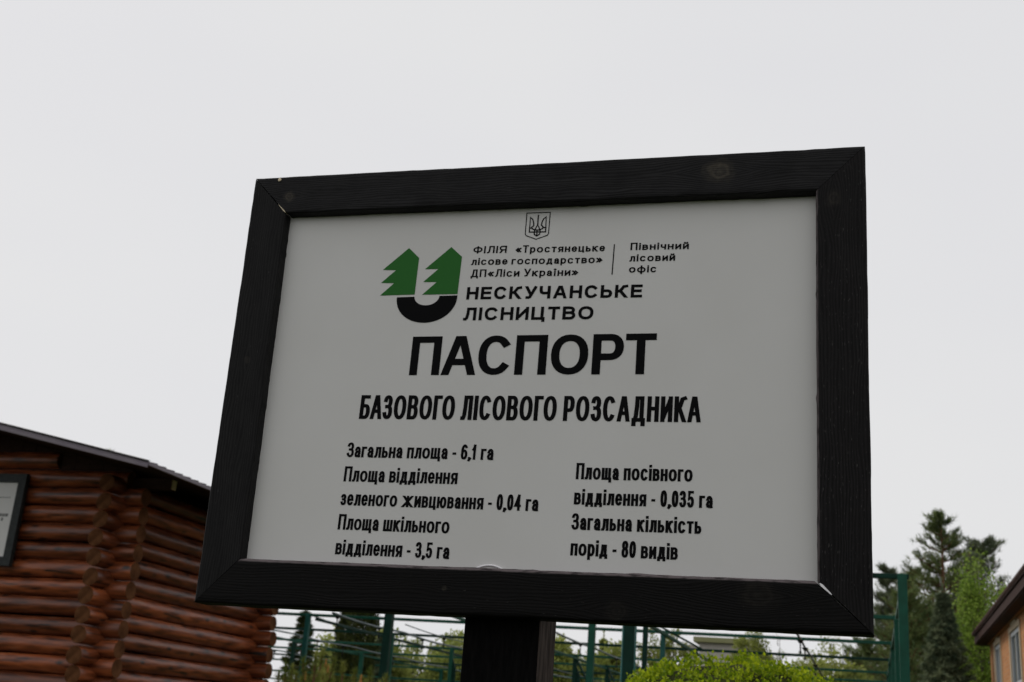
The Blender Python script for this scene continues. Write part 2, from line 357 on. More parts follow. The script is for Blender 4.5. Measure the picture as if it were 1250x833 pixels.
G = {
 'П': (.86, [(L_, [(0, 0), (0, 1), (1, 1), (1, 0)])]),
 'А': (.98, [(D_, 0, 0, .46, 1), (D_, 1, 0, .54, 1), (L_, [(.27, .3), (.73, .3)])]),
 'Б': (.84, [(L_, [(.9, 1), (0, 1), (0, 0)]), (L_, rb(0, 0, .56, 1))]),
 'В': (.86, [(L_, [(0, 0), (0, 1)]), (L_, rb(0, 0, .53, 1)), (L_, rb(0, .53, 1, .93))]),
 'Г': (.68, [(L_, [(0, 0), (0, 1), (1, 1)])]),
 'Д': (.98, [(L_, [(0, -.2), (0, 0), (1, 0), (1, -.2)]), (L_, [(.84, 0), (.84, 1), (.32, 1), (.3, .6), (.22, .2), (.12, 0)])]),
 'Е': (.78, [(L_, [(1, 1), (0, 1), (0, 0), (1, 0)]), (L_, [(0, .52), (.92, .52)])]),
 'З': (.78, three),
 'И': (.86, [(L_, [(0, 0), (0, 1)]), (L_, [(1, 0), (1, 1)]), (D_, .02, .04, .98, .96)]),
 'І': (0, [(L_, [(.5, 0), (.5, 1)])]),
 'К': (.9, [(L_, [(0, 0), (0, 1)]), (L_, [(0, .5), (.3, .52), (.46, .66), (.7, .96), (.98, 1)]), (D_, .36, .55, 1, 0)]),
 'Л': (.88, [(L_, [(1, 0), (1, 1), (.3, 1), (.28, .5), (.2, .12), (.08, 0), (-.02, 0)])]),
 'Н': (.86, [(L_, [(0, 0), (0, 1)]), (L_, [(1, 0), (1, 1)]), (L_, [(0, .52), (1, .52)])]),
 'О': (1.0, [O]), 'С': (.92, [c_arc]),
 'Р': (.82, [(L_, [(0, 0), (0, 1)]), (L_, rb(0, .42, 1, 1))]),
 'Т': (.8, [(L_, [(0, 1), (1, 1)]), (L_, [(.5, 0), (.5, 1)])]),
 'У': (.88, [(D_, 0, 1, .56, .25), (L_, [(1, 1), (.6, .3), (.45, .04), (.32, 0), (.16, 0)])]),
 'Ф': (1.1, [(L_, [(.5, 0), (.5, 1)]), (C_, ell(.5, .52, .5, .34)[:-1])]),
 'Ц': (.92, [(L_, [(0, 1), (0, 0), (1, 0), (1, -.2)]), (L_, [(.88, 1), (.88, 0)])]),
 'Ч': (.8, [(L_, [(1, 0), (1, 1)]), (L_, [(0, 1), (0, .68), (.08, .5), (.3, .42), (1, .42)])]),
 'Ь': (.8, [(L_, [(0, 1), (0, 0)]), (L_, rb(0, 0, .57, 1))]),
 'Я': (.86, [(L_, [(1, 0), (1, 1)]), (L_, mir(rb(0, .42, 1, 1))), (D_, .42, .42, .02, 0)]),
 '0': (.66, [O]), '1': (.46, [(L_, [(.8, 0), (.8, 1)]), (L_, [(.8, .96), (.5, .8), (.05, .7)])]),
 '3': (.68, three),
 '4': (.72, [(L_, [(.76, 0), (.76, 1)]), (L_, [(.76, 1), (0, .27), (1, .27)])]),
 '5': (.68, [(L_, [(.92, 1), (.16, 1), (.06, .5)] + ell(.5, .31, .5, .31, 140, -160, 20))]),
 '6': (.68, [(L_, ell(.55, .5, .54, .5, 48, 190, 16) + [(.0, .32)]), (C_, ell(.5, .3, .5, .3)[:-1])]),
 '8': (.68, [(C_, ell(.5, .765, .44, .235)[:-1]), (C_, ell(.5, .265, .5, .265)[:-1])]),
 ',': (0, [(L_, [(.5, .0), (.5, .03)]), (L_, [(.75, -.01), (.4, -.13)])]), '-': (.4, [(L_, [(0, .36), (1, .36)])]),
 '«': (.8, [(L_, [(.45, .62), (0, .36), (.45, .1)]), (L_, [(1, .62), (.55, .36), (1, .1)])]),
 '»': (.8, [(L_, [(.55, .62), (1, .36), (.55, .1)]), (L_, [(0, .62), (.45, .36), (0, .1)])]),
}
LOW = {'в': 'В', 'г': 'Г', 'д': 'Д', 'з': 'З', 'и': 'И', 'к': 'К', 'л': 'Л', 'н': 'Н', 'о': 'О', 'п': 'П', 'с': 'С', 'т': 'Т', 'ц': 'Ц', 'ч': 'Ч', 'ь': 'Ь', 'я': 'Я'}
GL = {
 'а': (.68, [(L_, [(.06, .74)] + ell(.5, .62, .44, .38, 140, 0, 12)[1:] + [(.94, .12), (1, 0)]), (L_, [(.94, .6), (.55, .54), (.2, .48), (.0, .26), (.14, .04), (.4, 0), (.72, .06), (.94, .3)])]),
 'е': (.72, [(L_, [(0, .5), (1, .5)] + ell(.5, .5, .5, .5, 2, 318, 26))]),
 'і': (0, [(L_, [(.5, 0), (.5, 1)]), (L_, [(.5, 1.37), (.5, 1.4)])]),
 'ї': (.3, [(L_, [(.5, 0), (.5, 1)]), (L_, [(-.1, 1.37), (-.1, 1.4)]), (L_, [(1.1, 1.37), (1.1, 1.4)])]),
 'й': (.72, [(L_, [(0, 0), (0, 1)]), (L_, [(1, 0), (1, 1)]), (D_, .02, .04, .98, .96), (L_, [(.22, 1.42), (.32, 1.27), (.68, 1.27), (.78, 1.42)])]),
 'р': (.74, [(L_, [(0, -.38), (0, 1)]), (C_, ell(.5, .5, .5, .5)[:-1])]),
 'у': (.74, [(D_, 0, 1, .52, .05), (L_, [(1, 1), (.6, .05), (.45, -.32), (.3, -.38), (.08, -.37)])]),
 'ф': (1.1, [(L_, [(.5, -.38), (.5, 1.38)]), (C_, ell(.5, .5, .5, .5)[:-1])]),
 'ш': (1.0, [(L_, [(0, 1), (0, 0), (1, 0), (1, 1)]), (L_, [(.5, 1), (.5, 0)])]),
 'щ': (1.04, [(L_, [(0, 1), (0, 0), (1, 0), (1, -.27)]), (L_, [(.46, 1), (.46, 0)]), (L_, [(.92, 1), (.92, 0)])]),
 'ю': (1.05, [(L_, [(0, 0), (0, 1)]), (L_, [(0, .52), (.42, .52)]), (C_, ell(.71, .5, .29, .5)[:-1])]),
 'ж': (1.35, [(L_, [(.5, 0), (.5, 1)]), (D_, .5, .5, .04, 1), (D_, .5, .5, .96, 1), (D_, .5, .5, .0, 0), (D_, .5, .5, 1, 0)]),
}
def glyph(ch, xh):
    if ch in GL: w_, s = GL[ch]; return w_, s, xh
    if ch in LOW: w_, s = G[LOW[ch]]; return w_*.84, s, xh
    w_, s = G[ch]; return w_, s, 1.0
def stroke_poly(pts, closed, a, b):
    """offset both sides of a path with an a x b pen; returns quads"""
    P = [Vector((x/a, y/b)) for x, y in pts]
    Q = [P[0]]
    for p in P[1:]:
        if (p-Q[-1]).length > 1e-3: Q.append(p)
    P = Q; n = len(P)
    if not closed:
        P[0] = P[0] - (P[1]-P[0]).normalized(); P[-1] = P[-1] + (P[-1]-P[-2]).normalized()
    Lf = []; Rt = []
    for i in range(n):
        if closed: d0 = (P[i]-P[i-1]).normalized(); d1 = (P[(i+1) % n]-P[i]).normalized()
        else:
            d0 = (P[i]-P[i-1]).normalized() if i > 0 else None; d1 = (P[i+1]-P[i]).normalized() if i < n-1 else None
            d0 = d0 or d1; d1 = d1 or d0
        n0 = Vector((-d0.y, d0.x)); n1 = Vector((-d1.y, d1.x)); m = (n0+n1)
        m = m.normalized() if m.length > 1e-6 else n0
        k = min(1/max(m.dot(n0), .25), 1.6); m = m*k
        Lf.append((P[i]+m)); Rt.append((P[i]-m))
    V = [(p.x*a, p.y*b) for p in Lf+Rt]; F = []
    for i in range(n if closed else n-1):
        j = (i+1) % n; F.append((i, n+i, n+j, j))
    return V, F
def text_mesh(name, s, p0, p1, cap, stem, hor, xh=0.74, gap=0.13, dbl=0.0):
    """lettering between baseline points p0 and p1 (x, z) on the sign's panel"""
    ox, oz = p0; W = math.hypot(p1[0]-ox, p1[1]-oz); ang = math.atan2(p1[1]-oz, p1[0]-ox)
    a, b = stem/2, hor/2
    units = []; tot = 0.0; fixed = 0.0
    kern = lambda i: -gap*.6 if i < len(s)-1 and ((s[i] == 'А' and s[i+1] in 'ПСЗ') or (s[i+1] == 'А' and s[i] in 'ПРБ') or s[i]+s[i+1] in ('РТ', 'ГО', 'КА')) else 0
    for i, ch in enumerate(s):
        if ch == ' ': tot += .46 - gap*.5; units.append(None); continue
        w_, st, h = glyph(ch, xh); units.append((w_, st, h))
        if w_ <= 0: fixed += stem
        else: tot += w_
        if i < len(s)-1: tot += gap+kern(i)
    kx = (W-fixed)/tot; x = 0.0; V = []; F = []; layer = 0
    for gi, u_ in enumerate(units):
        if u_ is None: x += (.46-gap*.5)*kx; continue
        w_, st, h = u_; wd = w_*kx if w_ > 0 else stem; ww = wd-stem; hh = h*cap
        def mp(p): return (x + a + p[0]*ww if w_ > 0 else x + a + (p[0]-.5)*stem*1.2, b + p[1]*(hh-hor))
        for sk in st:
            if sk[0] == D_:
                _, x0, y0, x1, y1 = sk
                q0 = mp((x0, y0)); q1 = mp((x1, y1))
                if y0 in (0, 1): q0 = (q0[0], 0 if y0 == 0 else hh)
                if y1 in (0, 1): q1 = (q1[0], 0 if y1 == 0 else hh)
                sl_ = math.atan2(abs(q1[1]-q0[1]), abs(q1[0]-q0[0])); t = a*0.96/max(math.sin(sl_), .5)
                v = [(q0[0]-t, q0[1]), (q0[0]+t, q0[1]), (q1[0]+t, q1[1]), (q1[0]-t, q1[1])]; f = [(0, 1, 2, 3)]
            else:
                v, f = stroke_poly([mp(p) for p in sk[1]], sk[0] == C_, a, b)
            o_ = len(V); lay = (layer % 9)*7e-6; layer += 1
            for px, pz in v:
                V.append((ox + px*math.cos(ang) - pz*math.sin(ang), -lay, oz + px*math.sin(ang) + pz*math.cos(ang)))
            F += [tuple(i+o_ for i in q) for q in f]
        x += wd + (gap+kern(gi))*kx
    return mesh(name, V, F)

# ------------------------------------------------------------------ the sign
PY = 2.025
sign = thing('information_sign', 'large white board with black Ukrainian lettering in a black timber frame on a square post', 'sign', (-0.62, 2.1, 0))
def rel(o, parent):          # keep world coordinates under a parent Empty placed at its base
    o.parent = parent; o.matrix_parent_inverse = Matrix.Translation(parent.location).inverted(); return o
def bar(name, O0, O1, I0, I1, m, yf=2.0, t=0.05, r=0.005, st=70, seed=1):
    rng = random.Random(seed)
    prof = []                                     # (p: 0 outer..1 inner in metres, q depth)
    wd = (Vector(I0)-Vector(O0)).length; w_ = abs(wd)
    wv = abs((Vector(I0)+Vector(I1)-Vector(O0)-Vector(O1)).length)/2
    L = (Vector(O1)-Vector(O0)).length
    dvec = (Vector(O1)-Vector(O0)).normalized(); nrm = Vector((-dvec.y, dvec.x))
    if nrm.dot(Vector(I0)-Vector(O0)) < 0: nrm = -nrm
    W = abs(nrm.dot(Vector(I0)-Vector(O0)))
    for a in range(0, 91, 22): prof.append((r-r*math.cos(R(a)), r-r*math.sin(R(a))))
    inn = [(W-p, q) for p, q in prof][::-1]
    face = [(W*k/6, 0) for k in range(1, 6)]
    prof = [(0, t)] + prof + face + inn + [(W, t)]
    n = len(prof); V = []; UV = []; F = []
    wob = [rng.uniform(-1, 1) for _ in range(400)]
    def nz_(k, s): i = int(s); f = s-i; return wob[(i+k*31) % 400]*(1-f)+wob[(i+1+k*31) % 400]*f
    for j in range(st+1):
        s = j/st
        for k, (p, q) in enumerate(prof):
            pp = p/W
            A = Vector(O0)*(1-pp)+Vector(I0)*pp; B = Vector(O1)*(1-pp)+Vector(I1)*pp; P = A*(1-s)+B*s
            edge = 1.0 if (q > 0 or p < 1e-4) else 0.35
            dn = nz_(k//5, s*L*60)*0.0004*edge + nz_(7+k//5, s*L*9)*0.0006*edge
            if p > W-.004 and rng.random() < .035: dn += rng.uniform(.0005, .0016)
            if j in (0, st): dn = 0
            P = P + nrm*dn
            V.append((P.x, yf+q+nz_(k, s*L*20)*0.00025, P.y)); UV.append(((P-Vector(O0)).dot(dvec), p + q*0.9))
    for j in range(st):
        for k in range(n-1): F.append((j*n+k, j*n+k+1, (j+1)*n+k+1, (j+1)*n+k))
        F.append((j*n+n-1, j*n, (j+1)*n, (j+1)*n+n-1))
    F.append(tuple(range(n))); F.append(tuple(st*n+k for k in range(n)))
    me = mesh(name, V, F, True)
    uvl = me.uv_layers.new(name='UVMap')
    for lp in me.loops: uvl.data[lp.index].uv = UV[lp.vertex_index]
    bm = bmesh.new(); bm.from_mesh(me); bmesh.ops.recalc_face_normals(bm, faces=bm.faces)
    for e in bm.edges:
        if len(e.link_faces) == 2 and e.calc_face_angle(0) > R(38): e.smooth = False
    bm.to_mesh(me); bm.free()
    o = link(name, me, m); rel(o, sign); return o
TLo, TRo, BRo, BLo = (-1.215, 2.712), (.006, 2.6955), (.003, 1.8385), (-1.208, 1.840)
TLi, TRi, BRi, BLi = (-1.132, 2.627), (-.080, 2.612), (-.0835, 1.9195), (-1.124, 1.9235)
e1 = 0.0009
bar('frame_board', TLo, TRo, (TLi[0]+.0022, TLi[1]), TRi, signwood('board_top', [(.085, .046, .0125, .8), (.965, .038, .026, 1.0), (.56, .052, .004, -.6)], seed=0, base=(.004, .0038, .004), light=(.024, .0235, .0245)), seed=3)
bar('frame_board', (BLo[0], BLo[1]), (BRo[0]-e1, BRo[1]), (BLi[0]+e1, BLi[1]), (BRi[0]-.0042, BRi[1]), signwood('board_bottom', [(.80, .020, .020, .12), (1.03, .055, .030, .16), (.49, .045, .005, .5)], seed=5, base=(.0012, .001, .001), light=(.0062, .0057, .0055), scuff=0.015, lit_wear=(.0772, .0796, 1.0)), seed=5)
bar('frame_board', (TLo[0], TLo[1]-e1), BLo, (TLi[0]-.001, TLi[1]-.0015), (BLi[0]-.0002, BLi[1]+e1), signwood('board_left', [(.40, .04, .008, .25)], seed=9, base=(.0038, .0036, .0038), light=(.0175, .017, .017), scuff=.03), seed=9)
bar('frame_board', (TRo[0], TRo[1]-e1), BRo, (TRi[0], TRi[1]-e1), (BRi[0]+.0006, BRi[1]+.0010), signwood('board_right', [(.10, .055, .016, .25)], seed=13, base=(.0028, .0025, .0026), light=(.0145, .0132, .0135), scuff=0.07, lit_wear=(.0812, .0838, .6)), seed=13)
panel = rel(box('panel', (-1.185, PY, 1.868), (-.028, PY+.006, 2.668), M['panel']), sign)
box_back = rel(box('backing_board', (-1.20, PY+.007, 1.853), (-.012, PY+.021, 2.683), M['post_front']), sign)
# post: black front, worn saw-marked side
pv = boxes_mesh('post', [(-.692, 2.051, -.4, -.5535, 2.167, 2.45)], 0.003)
post = link('post', pv, [M['post_front'], M['post_side']]); rel(post, sign)
for p in pv.polygons:
    if p.normal.x > 0.8: p.material_index = 1
# pale slivers added to brighten the two open mitres, nail head, ring
def sliver(name, a, b, wa, wb, m, y=1.9995):
    a = Vector(a); b = Vector(b); d = (b-a).normalized(); nn = Vector((-d.y, d.x)); V = []
    for s, k in ((0, wa*.4), (.18, wa), (.5, (wa+wb)*.5), (.85, wb), (1, wb*.2)):
        c = a.lerp(b, s)
        for sg in (-1, 1): q = c+nn*k*.5*sg; V += [(q.x, y, q.y), (q.x, y+.012, q.y)]
    F = []
    for i in range(4):
        j = i*4; F += [(j, j+2, j+6, j+4), (j, j+4, j+5, j+1), (j+2, j+3, j+7, j+6)]
    F += [(0, 1, 3, 2), (16, 18, 19, 17)]
    return rel(link(name, mesh(name, V, F), m), sign)
def lerp2(a, b, t): return (a[0]+(b[0]-a[0])*t, a[1]+(b[1]-a[1])*t)
sliver('mitre_sliver', lerp2(BRi, BRo, .05), lerp2(BRi, BRo, .27), .0040, .0020, M['plain_white'])
sliver('mitre_sliver', lerp2(TLi, TLo, .02), lerp2(TLi, TLo, .24), .0018, .0009, M['pale_wood'])
me = bpy.data.meshes.new('nail_head'); bm = bmesh.new(); bmesh.ops.create_uvsphere(bm, u_segments=12, v_segments=6, radius=.0038); bmesh.ops.scale(bm, vec=(1, .4, 1), verts=bm.verts); bm.to_mesh(me); bm.free()
nh = link('nail_head', me, M['pale_wood']); nh.location = (-1.157, 1.999, 2.7035); rel(nh, sign)
ring = [(-.6447 + .048*math.cos(a), PY-.002, 1.8815+.048*math.sin(a)) for a in [R(52+76*k/20) for k in range(21)]]
rel(tube('plastic_ring', ring, .0018, M['plain_white'], n=6), sign)

def onpanel(name, me, m, y=PY-.0006):
    o = link(name, me, m); o.location = (0, y, 0)
    o.parent = panel
    return o
LINES = [
 # text, baseline left, baseline right, cap height, stem, horizontal, x-height, gap
 ('ПАСПОРТ', (-.8355, 2.2835), (-.3626, 2.2790), .0775, .0160, .0128, .74, .11),
 ('БАЗОВОГО ЛІСОВОГО РОЗСАДНИКА', (-.9286, 2.1978), (-.2791, 2.1898), .0470, .0078, .0068, .74, .12),
 ('Загальна площа - 6,1 га', (-.9451, 2.1232), (-.6540, 2.1195), .0285, .0049, .0042, .73, .095),
 ('Площа відділення', (-.9452, 2.0766), (-.7193, 2.0742), .0290, .0049, .0042, .73, .095),
 ('зеленого живцювання - 0,04 га', (-.9462, 2.0316), (-.5632, 2.0275), .0290, .0049, .0042, .73, .095),
 ('Площа шкільного', (-.9457, 1.9860), (-.7266, 1.9838), .0290, .0049, .0042, .73, .095),
 ('відділення - 3,5 га', (-.9451, 1.9403), (-.7223, 1.9381), .0285, .0049, .0042, .73, .095),
 ('Площа посівного', (-.4979, 2.0862), (-.2913, 2.0841), .0295, .0050, .0043, .73, .095),
 ('відділення - 0,035 га', (-.4989, 2.0410), (-.2557, 2.0388), .0290, .0050, .0043, .73, .095),
 ('Загальна кількість', (-.5010, 1.9965), (-.2741, 1.9945), .0290, .0050, .0043, .73, .095),
 ('порід - 80 видів', (-.5002, 1.9515), (-.3129, 1.9495), .0290, .0050, .0043, .73, .095),
 ('ФІЛІЯ', (-.7280, 2.5295), (-.6600, 2.5277), .0150, .0033, .0024, .72, .19),
 ('«Тростянецьке', (-.6422, 2.5268), (-.4665, 2.5222), .0155, .0033, .0024, .72, .19),
 ('лісове господарство»', (-.7299, 2.5052), (-.4702, 2.4986), .0155, .0033, .0024, .72, .19),
 ('ДП«Ліси України»', (-.7288, 2.4800), (-.5154, 2.4748), .0158, .0033, .0024, .72, .19),
 ('Північний', (-.4178, 2.5221), (-.3087, 2.5193), .0150, .0033, .0024, .72, .19),
 ('лісовий', (-.4187, 2.4992), (-.3334, 2.4972), .0150, .0033, .0024, .72, .19),
 ('офіс', (-.4188, 2.4770), (-.3673, 2.4757), .0150, .0033, .0024, .72, .19),
 ('НЕСКУЧАНСЬКЕ', (-.7337, 2.4341), (-.3922, 2.4270), .0255, .0061, .0053, .74, .19),
 ('ЛІСНИЦТВО', (-.7361, 2.3915), (-.4821, 2.3868), .0260, .0061, .0053, .74, .19),
]
for (s, a, b_, cap, stem, hor, xh, gap) in LINES:
    onpanel('text_line', text_mesh('text_line', s, a, b_, cap, stem, hor, xh, gap), M['ink'])
def flat(name, pts, m):
    o = onpanel(name, mesh(name, [(x, 0, z) for x, z in pts], [tuple(range(len(pts)))]), m); return o
flat('logo_tree', [(-.8628, 2.5472), (-.8393, 2.525), (-.8409, 2.448), (-.9136, 2.4483), (-.8867, 2.4734), (-.9144, 2.4751), (-.8854, 2.5009), (-.9135, 2.5027)], M['green_ink'])
flat('logo_tree', [(-.7738, 2.5452), (-.7501, 2.5235), (-.7522, 2.4461), (-.8252, 2.4471), (-.7974, 2.4726), (-.8257, 2.4736), (-.7967, 2.4998), (-.8244, 2.5006)], M['green_ink'])
arc_o = [(-.8147 - .0628*math.cos(a), 2.4434 - .0545*math.sin(a)**.92) for a in [math.pi*k/28 for k in range(29)]]
arc_i = [(-.8148 - .0257*math.cos(a), 2.4434 - .0186*math.sin(a)) for a in [math.pi*k/28 for k in range(29)]]
ua = mesh('logo_arc', [(x, 0, z) for x, z in arc_o+arc_i], [(i, i+1, 30+i, 29+i) for i in range(28)])
onpanel('logo_arc', ua, M['ink'])
def lines_mesh(name, pls, w_):
    V = []; F = []
    for k, (pl, cl) in enumerate(pls):
        v, f = stroke_poly(pl, cl, w_/2, w_/2); o_ = len(V); V += [(x, -k*6e-6, z) for x, z in v]; F += [tuple(i+o_ for i in q) for q in f]
    return mesh(name, V, F)
onpanel('divider_rule', lines_mesh('divider_rule', [([(-.4487, 2.5345), (-.4503, 2.4755)], False)], .0021), M['ink'])
onpanel('shield_outline', lines_mesh('shield_outline', [([(-.6247, 2.6095), (-.5778, 2.6085), (-.5785, 2.5645), (-.5805, 2.5607), (-.6025, 2.5534), (-.6228, 2.5618), (-.6249, 2.5654)], True)], .0018), M['ink'])
tri = [([(-.6011, 2.6035), (-.6014, 2.5838)], False),
 ([(-.6014, 2.5838), (-.6062, 2.5735), (-.6076, 2.5676), (-.6060, 2.5630), (-.6017, 2.5602), (-.5970, 2.5632), (-.5953, 2.5675), (-.5962, 2.5731)], True),
 ([(-.6171, 2.5691), (-.6168, 2.6000), (-.6120, 2.5957), (-.6098, 2.5890), (-.6091, 2.5821), (-.6128, 2.5790), (-.6120, 2.5760), (-.6080, 2.5738), (-.6016, 2.5724)], False),
 ([(-.6171, 2.5691), (-.5846, 2.568)], False), ([(-.6171, 2.5775), (-.6135, 2.5775)], False), ([(-.5846, 2.577), (-.5880, 2.577)], False),
 ([(-.5846, 2.568), (-.5853, 2.5998), (-.5905, 2.5950), (-.5930, 2.5885), (-.5939, 2.5823), (-.5900, 2.5785), (-.5912, 2.5755), (-.5955, 2.5731), (-.6016, 2.5724)], False),
 ([(-.6019, 2.5725), (-.6017, 2.5602)], False)]
onpanel('trident_emblem', lines_mesh('trident_emblem', tri, .0024), M['ink'])

# ------------------------------------------------------------------ log cabin
cabin = thing('log_cabin', 'round-log cabin stained red-brown with crossed log corners and a low dark gable roof', 'cabin', (-8.43, 12.0, 0))
def log_mesh(L, r, seed, ends):
    rng = random.Random(seed); n = 18; st = 26; V = []; F = []; mi = []
    ph = [rng.uniform(0, 6.28) for _ in range(6)]
    def rad(x, a): return r*(1 + .025*math.sin(a*2+ph[0]+x*.6) + .018*math.sin(a*3+ph[1]-x*1.3) + .02*math.sin(x*1.7+ph[2]) + .012*math.sin(x*5+ph[3]+a))
    xs = [0, .006] + [L*k/st for k in range(1, st)] + [L-.006, L]
    for i, x in enumerate(xs):
        sc = .965 if i in (0, len(xs)-1) else 1
        cy = .008*math.sin(x*.9+ph[4]); cz = .006*math.sin(x*1.1+ph[5])
        for k in range(n):
            a = 2*math.pi*k/n; q = rad(x, a)*sc; V.append((x, cy+q*math.cos(a), cz+q*math.sin(a)))
    for i in range(len(xs)-1):
        for k in range(n): F.append((i*n+k, (i+1)*n+k, (i+1)*n+(k+1) % n, i*n+(k+1) % n)); mi.append(0)
    F.append(tuple(range(n))); F.append(tuple((len(xs)-1)*n+k for k in range(n))[::-1]); mi += [1, 1]
    me = mesh('log', V, F, True, mi)
    me.polygons[-1].use_smooth = False; me.polygons[-2].use_smooth = False
    bm = bmesh.new(); bm.from_mesh(me); bmesh.ops.recalc_face_normals(bm, faces=bm.faces)
    for e in bm.edges:
        if len(e.link_faces) == 2 and e.calc_face_angle(0) > R(45): e.smooth = False
    bm.to_mesh(me); bm.free()
    me.materials.append(M['log']); me.materials.append(M['log_end']); return me
LR, PIT = .1045, .2135
XL, XR, YF, YB = -14.4, -8.385, 12.0, 15.57
rngc = random.Random(5)
def add_log(me, loc, rot):
    o = bpy.data.objects.new('log', me); C.objects.link(o); o.parent = cabin
    o.location = Vector(loc)-cabin.location; o.rotation_euler = rot; return o
front = [log_mesh(6.33+.45, LR, s, 1) for s in (1, 2, 3, 4)]
sidem = [log_mesh(4.25, LR, s, 1) for s in (11, 12, 13, 14)]
for k in range(19):
    z = .1035+PIT*k
    if z < 4.1:
        for Y in (YF, YB): add_log(front[(k*3+(Y > 13)) % 4], (-14.85+rngc.uniform(-.02, .02), Y, z), (rngc.choice([0, 1.2, 2.5, 4.0]), 0, 0))
    z2 = z+PIT*.5
    if z2 < 4.2:
        for X in (XR, XL): add_log(sidem[(k*3+(X > -10)) % 4], (X, 11.63+rngc.uniform(-.025, .025), z2), (0, 0, math.pi/2))
# gable logs, shortening upwards on both gables
for Y in (YF, YB):
    for j in range(5):
        z = .1035+PIT*(19+j); half = 11.4-7.307-(z+LR+.05-4.107)/.209
        if half < .3: break
        half = min(half, 3.3)
        add_log(log_mesh(2*half, LR, 40+j, 0), (-11.4-half, Y, z), (0, 0, 0))
def slab(name, pts, t, m, parent):     # pts = top surface quad
    V = [Vector(p) for p in pts] + [Vector(p)-Vector((0, 0, t)) for p in pts]
    me = mesh(name, V, [(0, 1, 2, 3), (7, 6, 5, 4), (0, 4, 5, 1), (1, 5, 6, 2), (2, 6, 7, 3), (3, 7, 4, 0)])
    o = link(name, me, m); rel(o, parent); return o
RX, RZ, SL = -7.307, 4.107, .209      # eave
rx = -11.4; rz = RZ+(RX-rx)*SL
Y0, Y1 = 10.8, 16.6
slab('roof_sheet', [(rx, Y0, rz), (RX, Y0, RZ), (RX, Y1, RZ), (rx, Y1, rz)], .006, M['roof_metal'], cabin)
slab('roof_sheet', [(2*rx-RX, Y0, RZ), (rx, Y0, rz), (rx, Y1, rz), (2*rx-RX, Y1, RZ)], .006, M['roof_metal'], cabin)
for s in (0, 1):                      # soffit boards below the sheet
    for j in range(24):
        a = Y0+.03+(Y1-Y0-.06)*j/24; b = a+(Y1-Y0-.06)/24-.006
        q = [(rx, a, rz-.012), (RX-.02, a, RZ-.008), (RX-.02, b, RZ-.008), (rx, b, rz-.012)]
        if s: q = [(2*rx-x, y, z) for x, y, z in q][::-1]
        slab('soffit_board', q, .02, M['dark_board'], cabin)
# verge and eave flashings of folded metal
def verge(x0, z0, x1, z1, y, s):
    V = []; F = []
    pr = [(0, .014), (0, -.045), (-.012, -.058), (-.012, -.066), (.006, -.066)]
    pr2 = [(.05, .018), (-.002, .018), (-.004, -.02), (-.012, -.03), (-.012, -.062), (.02, -.066)]
    for (x, z) in ((x0, z0), (x1, z1)):
        for (q, h) in pr2: V.append((x, y+q*s, z+h))
    n = len(pr2)
    for i in range(n-1): F.append((i, i+1, n+i+1, n+i))
    o = link('verge_flashing', mesh('verge_flashing', V, F), M['flashing']); rel(o, cabin)
for yy, s in ((Y0, 1), (Y1, -1)):
    verge(rx, rz, RX, RZ, yy, s); verge(rx, rz, 2*rx-RX, RZ, yy, s)
for X, s in ((RX, 1), (2*rx-RX, -1)):
    rel(box('eave_flashing', (min(X-.03*s, X+.004*s), Y0, RZ-.035), (max(X-.03*s, X+.004*s), Y1, RZ+.003), M['flashing']), cabin)
# rolled ridges on the sheet
parts = []
for j in range(34):
    y = Y0-.012+j*.1705
    for s in (1, -1):
        a = Vector((rx, y, rz+.004)); b = Vector((RX if s == 1 else 2*rx-RX, y, RZ+.004)); parts.append(tube_data([a+Vector((0, 0, .012)), b+Vector((0, 0, .002))], .011, 6))
V, F = multi(parts); o = link('sheet_ribs', mesh('sheet_ribs', V, F, True), M['roof_metal']); rel(o, cabin)
# purlin ends under the right eave
for y in (12.02, 15.55):
    o = link('plate_beam', boxes_mesh('plate_beam', [(-8.6, y, 4.06, -7.775, y+.10, 4.19)], .004), [M['dark_board'], M['pale_wood']]); rel(o, cabin)
    for p in o.data.polygons:
        if p.normal.x > .9: p.material_index = 1
for Y in (YF, YB):                    # boards closing the gable above the logs
    for j in range(30):
        xa = -14.3+j*.2; xb = xa+.194; zt = lambda x: RZ+.0-abs(x-rx)*SL+(RX-rx)*SL-.035
        V = [(x, y, z) for y in (Y-.03, Y+.03) for x, z in ((xa, 3.95), (xb, 3.95), (xb, zt(xb)), (xa, zt(xa)))]
        rel(link('gable_board', mesh('gable_board', V, [(0, 1, 2, 3), (7, 6, 5, 4), (0, 4, 5, 1), (1, 5, 6, 2), (2, 6, 7, 3), (3, 7, 4, 0)]), M['dark_board']), cabin)
box_r = rel(box('ridge_beam', (rx-.08, Y0+.1, rz-.2), (rx+.08, Y1-.1, rz-.035), M['dark_board']), cabin)
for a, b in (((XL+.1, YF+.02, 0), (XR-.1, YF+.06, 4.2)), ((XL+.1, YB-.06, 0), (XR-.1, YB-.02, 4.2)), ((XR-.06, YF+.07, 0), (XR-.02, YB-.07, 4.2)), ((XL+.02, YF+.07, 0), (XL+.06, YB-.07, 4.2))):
    rel(box('gap_backing', a, b, M['gap_backing']), cabin)  # dark backing added behind the logs to deepen the gap shade
rel(box('cabin_floor', (-14.2, 12.1, .02), (-8.6, 15.4, .08), M['dark_board']), cabin)

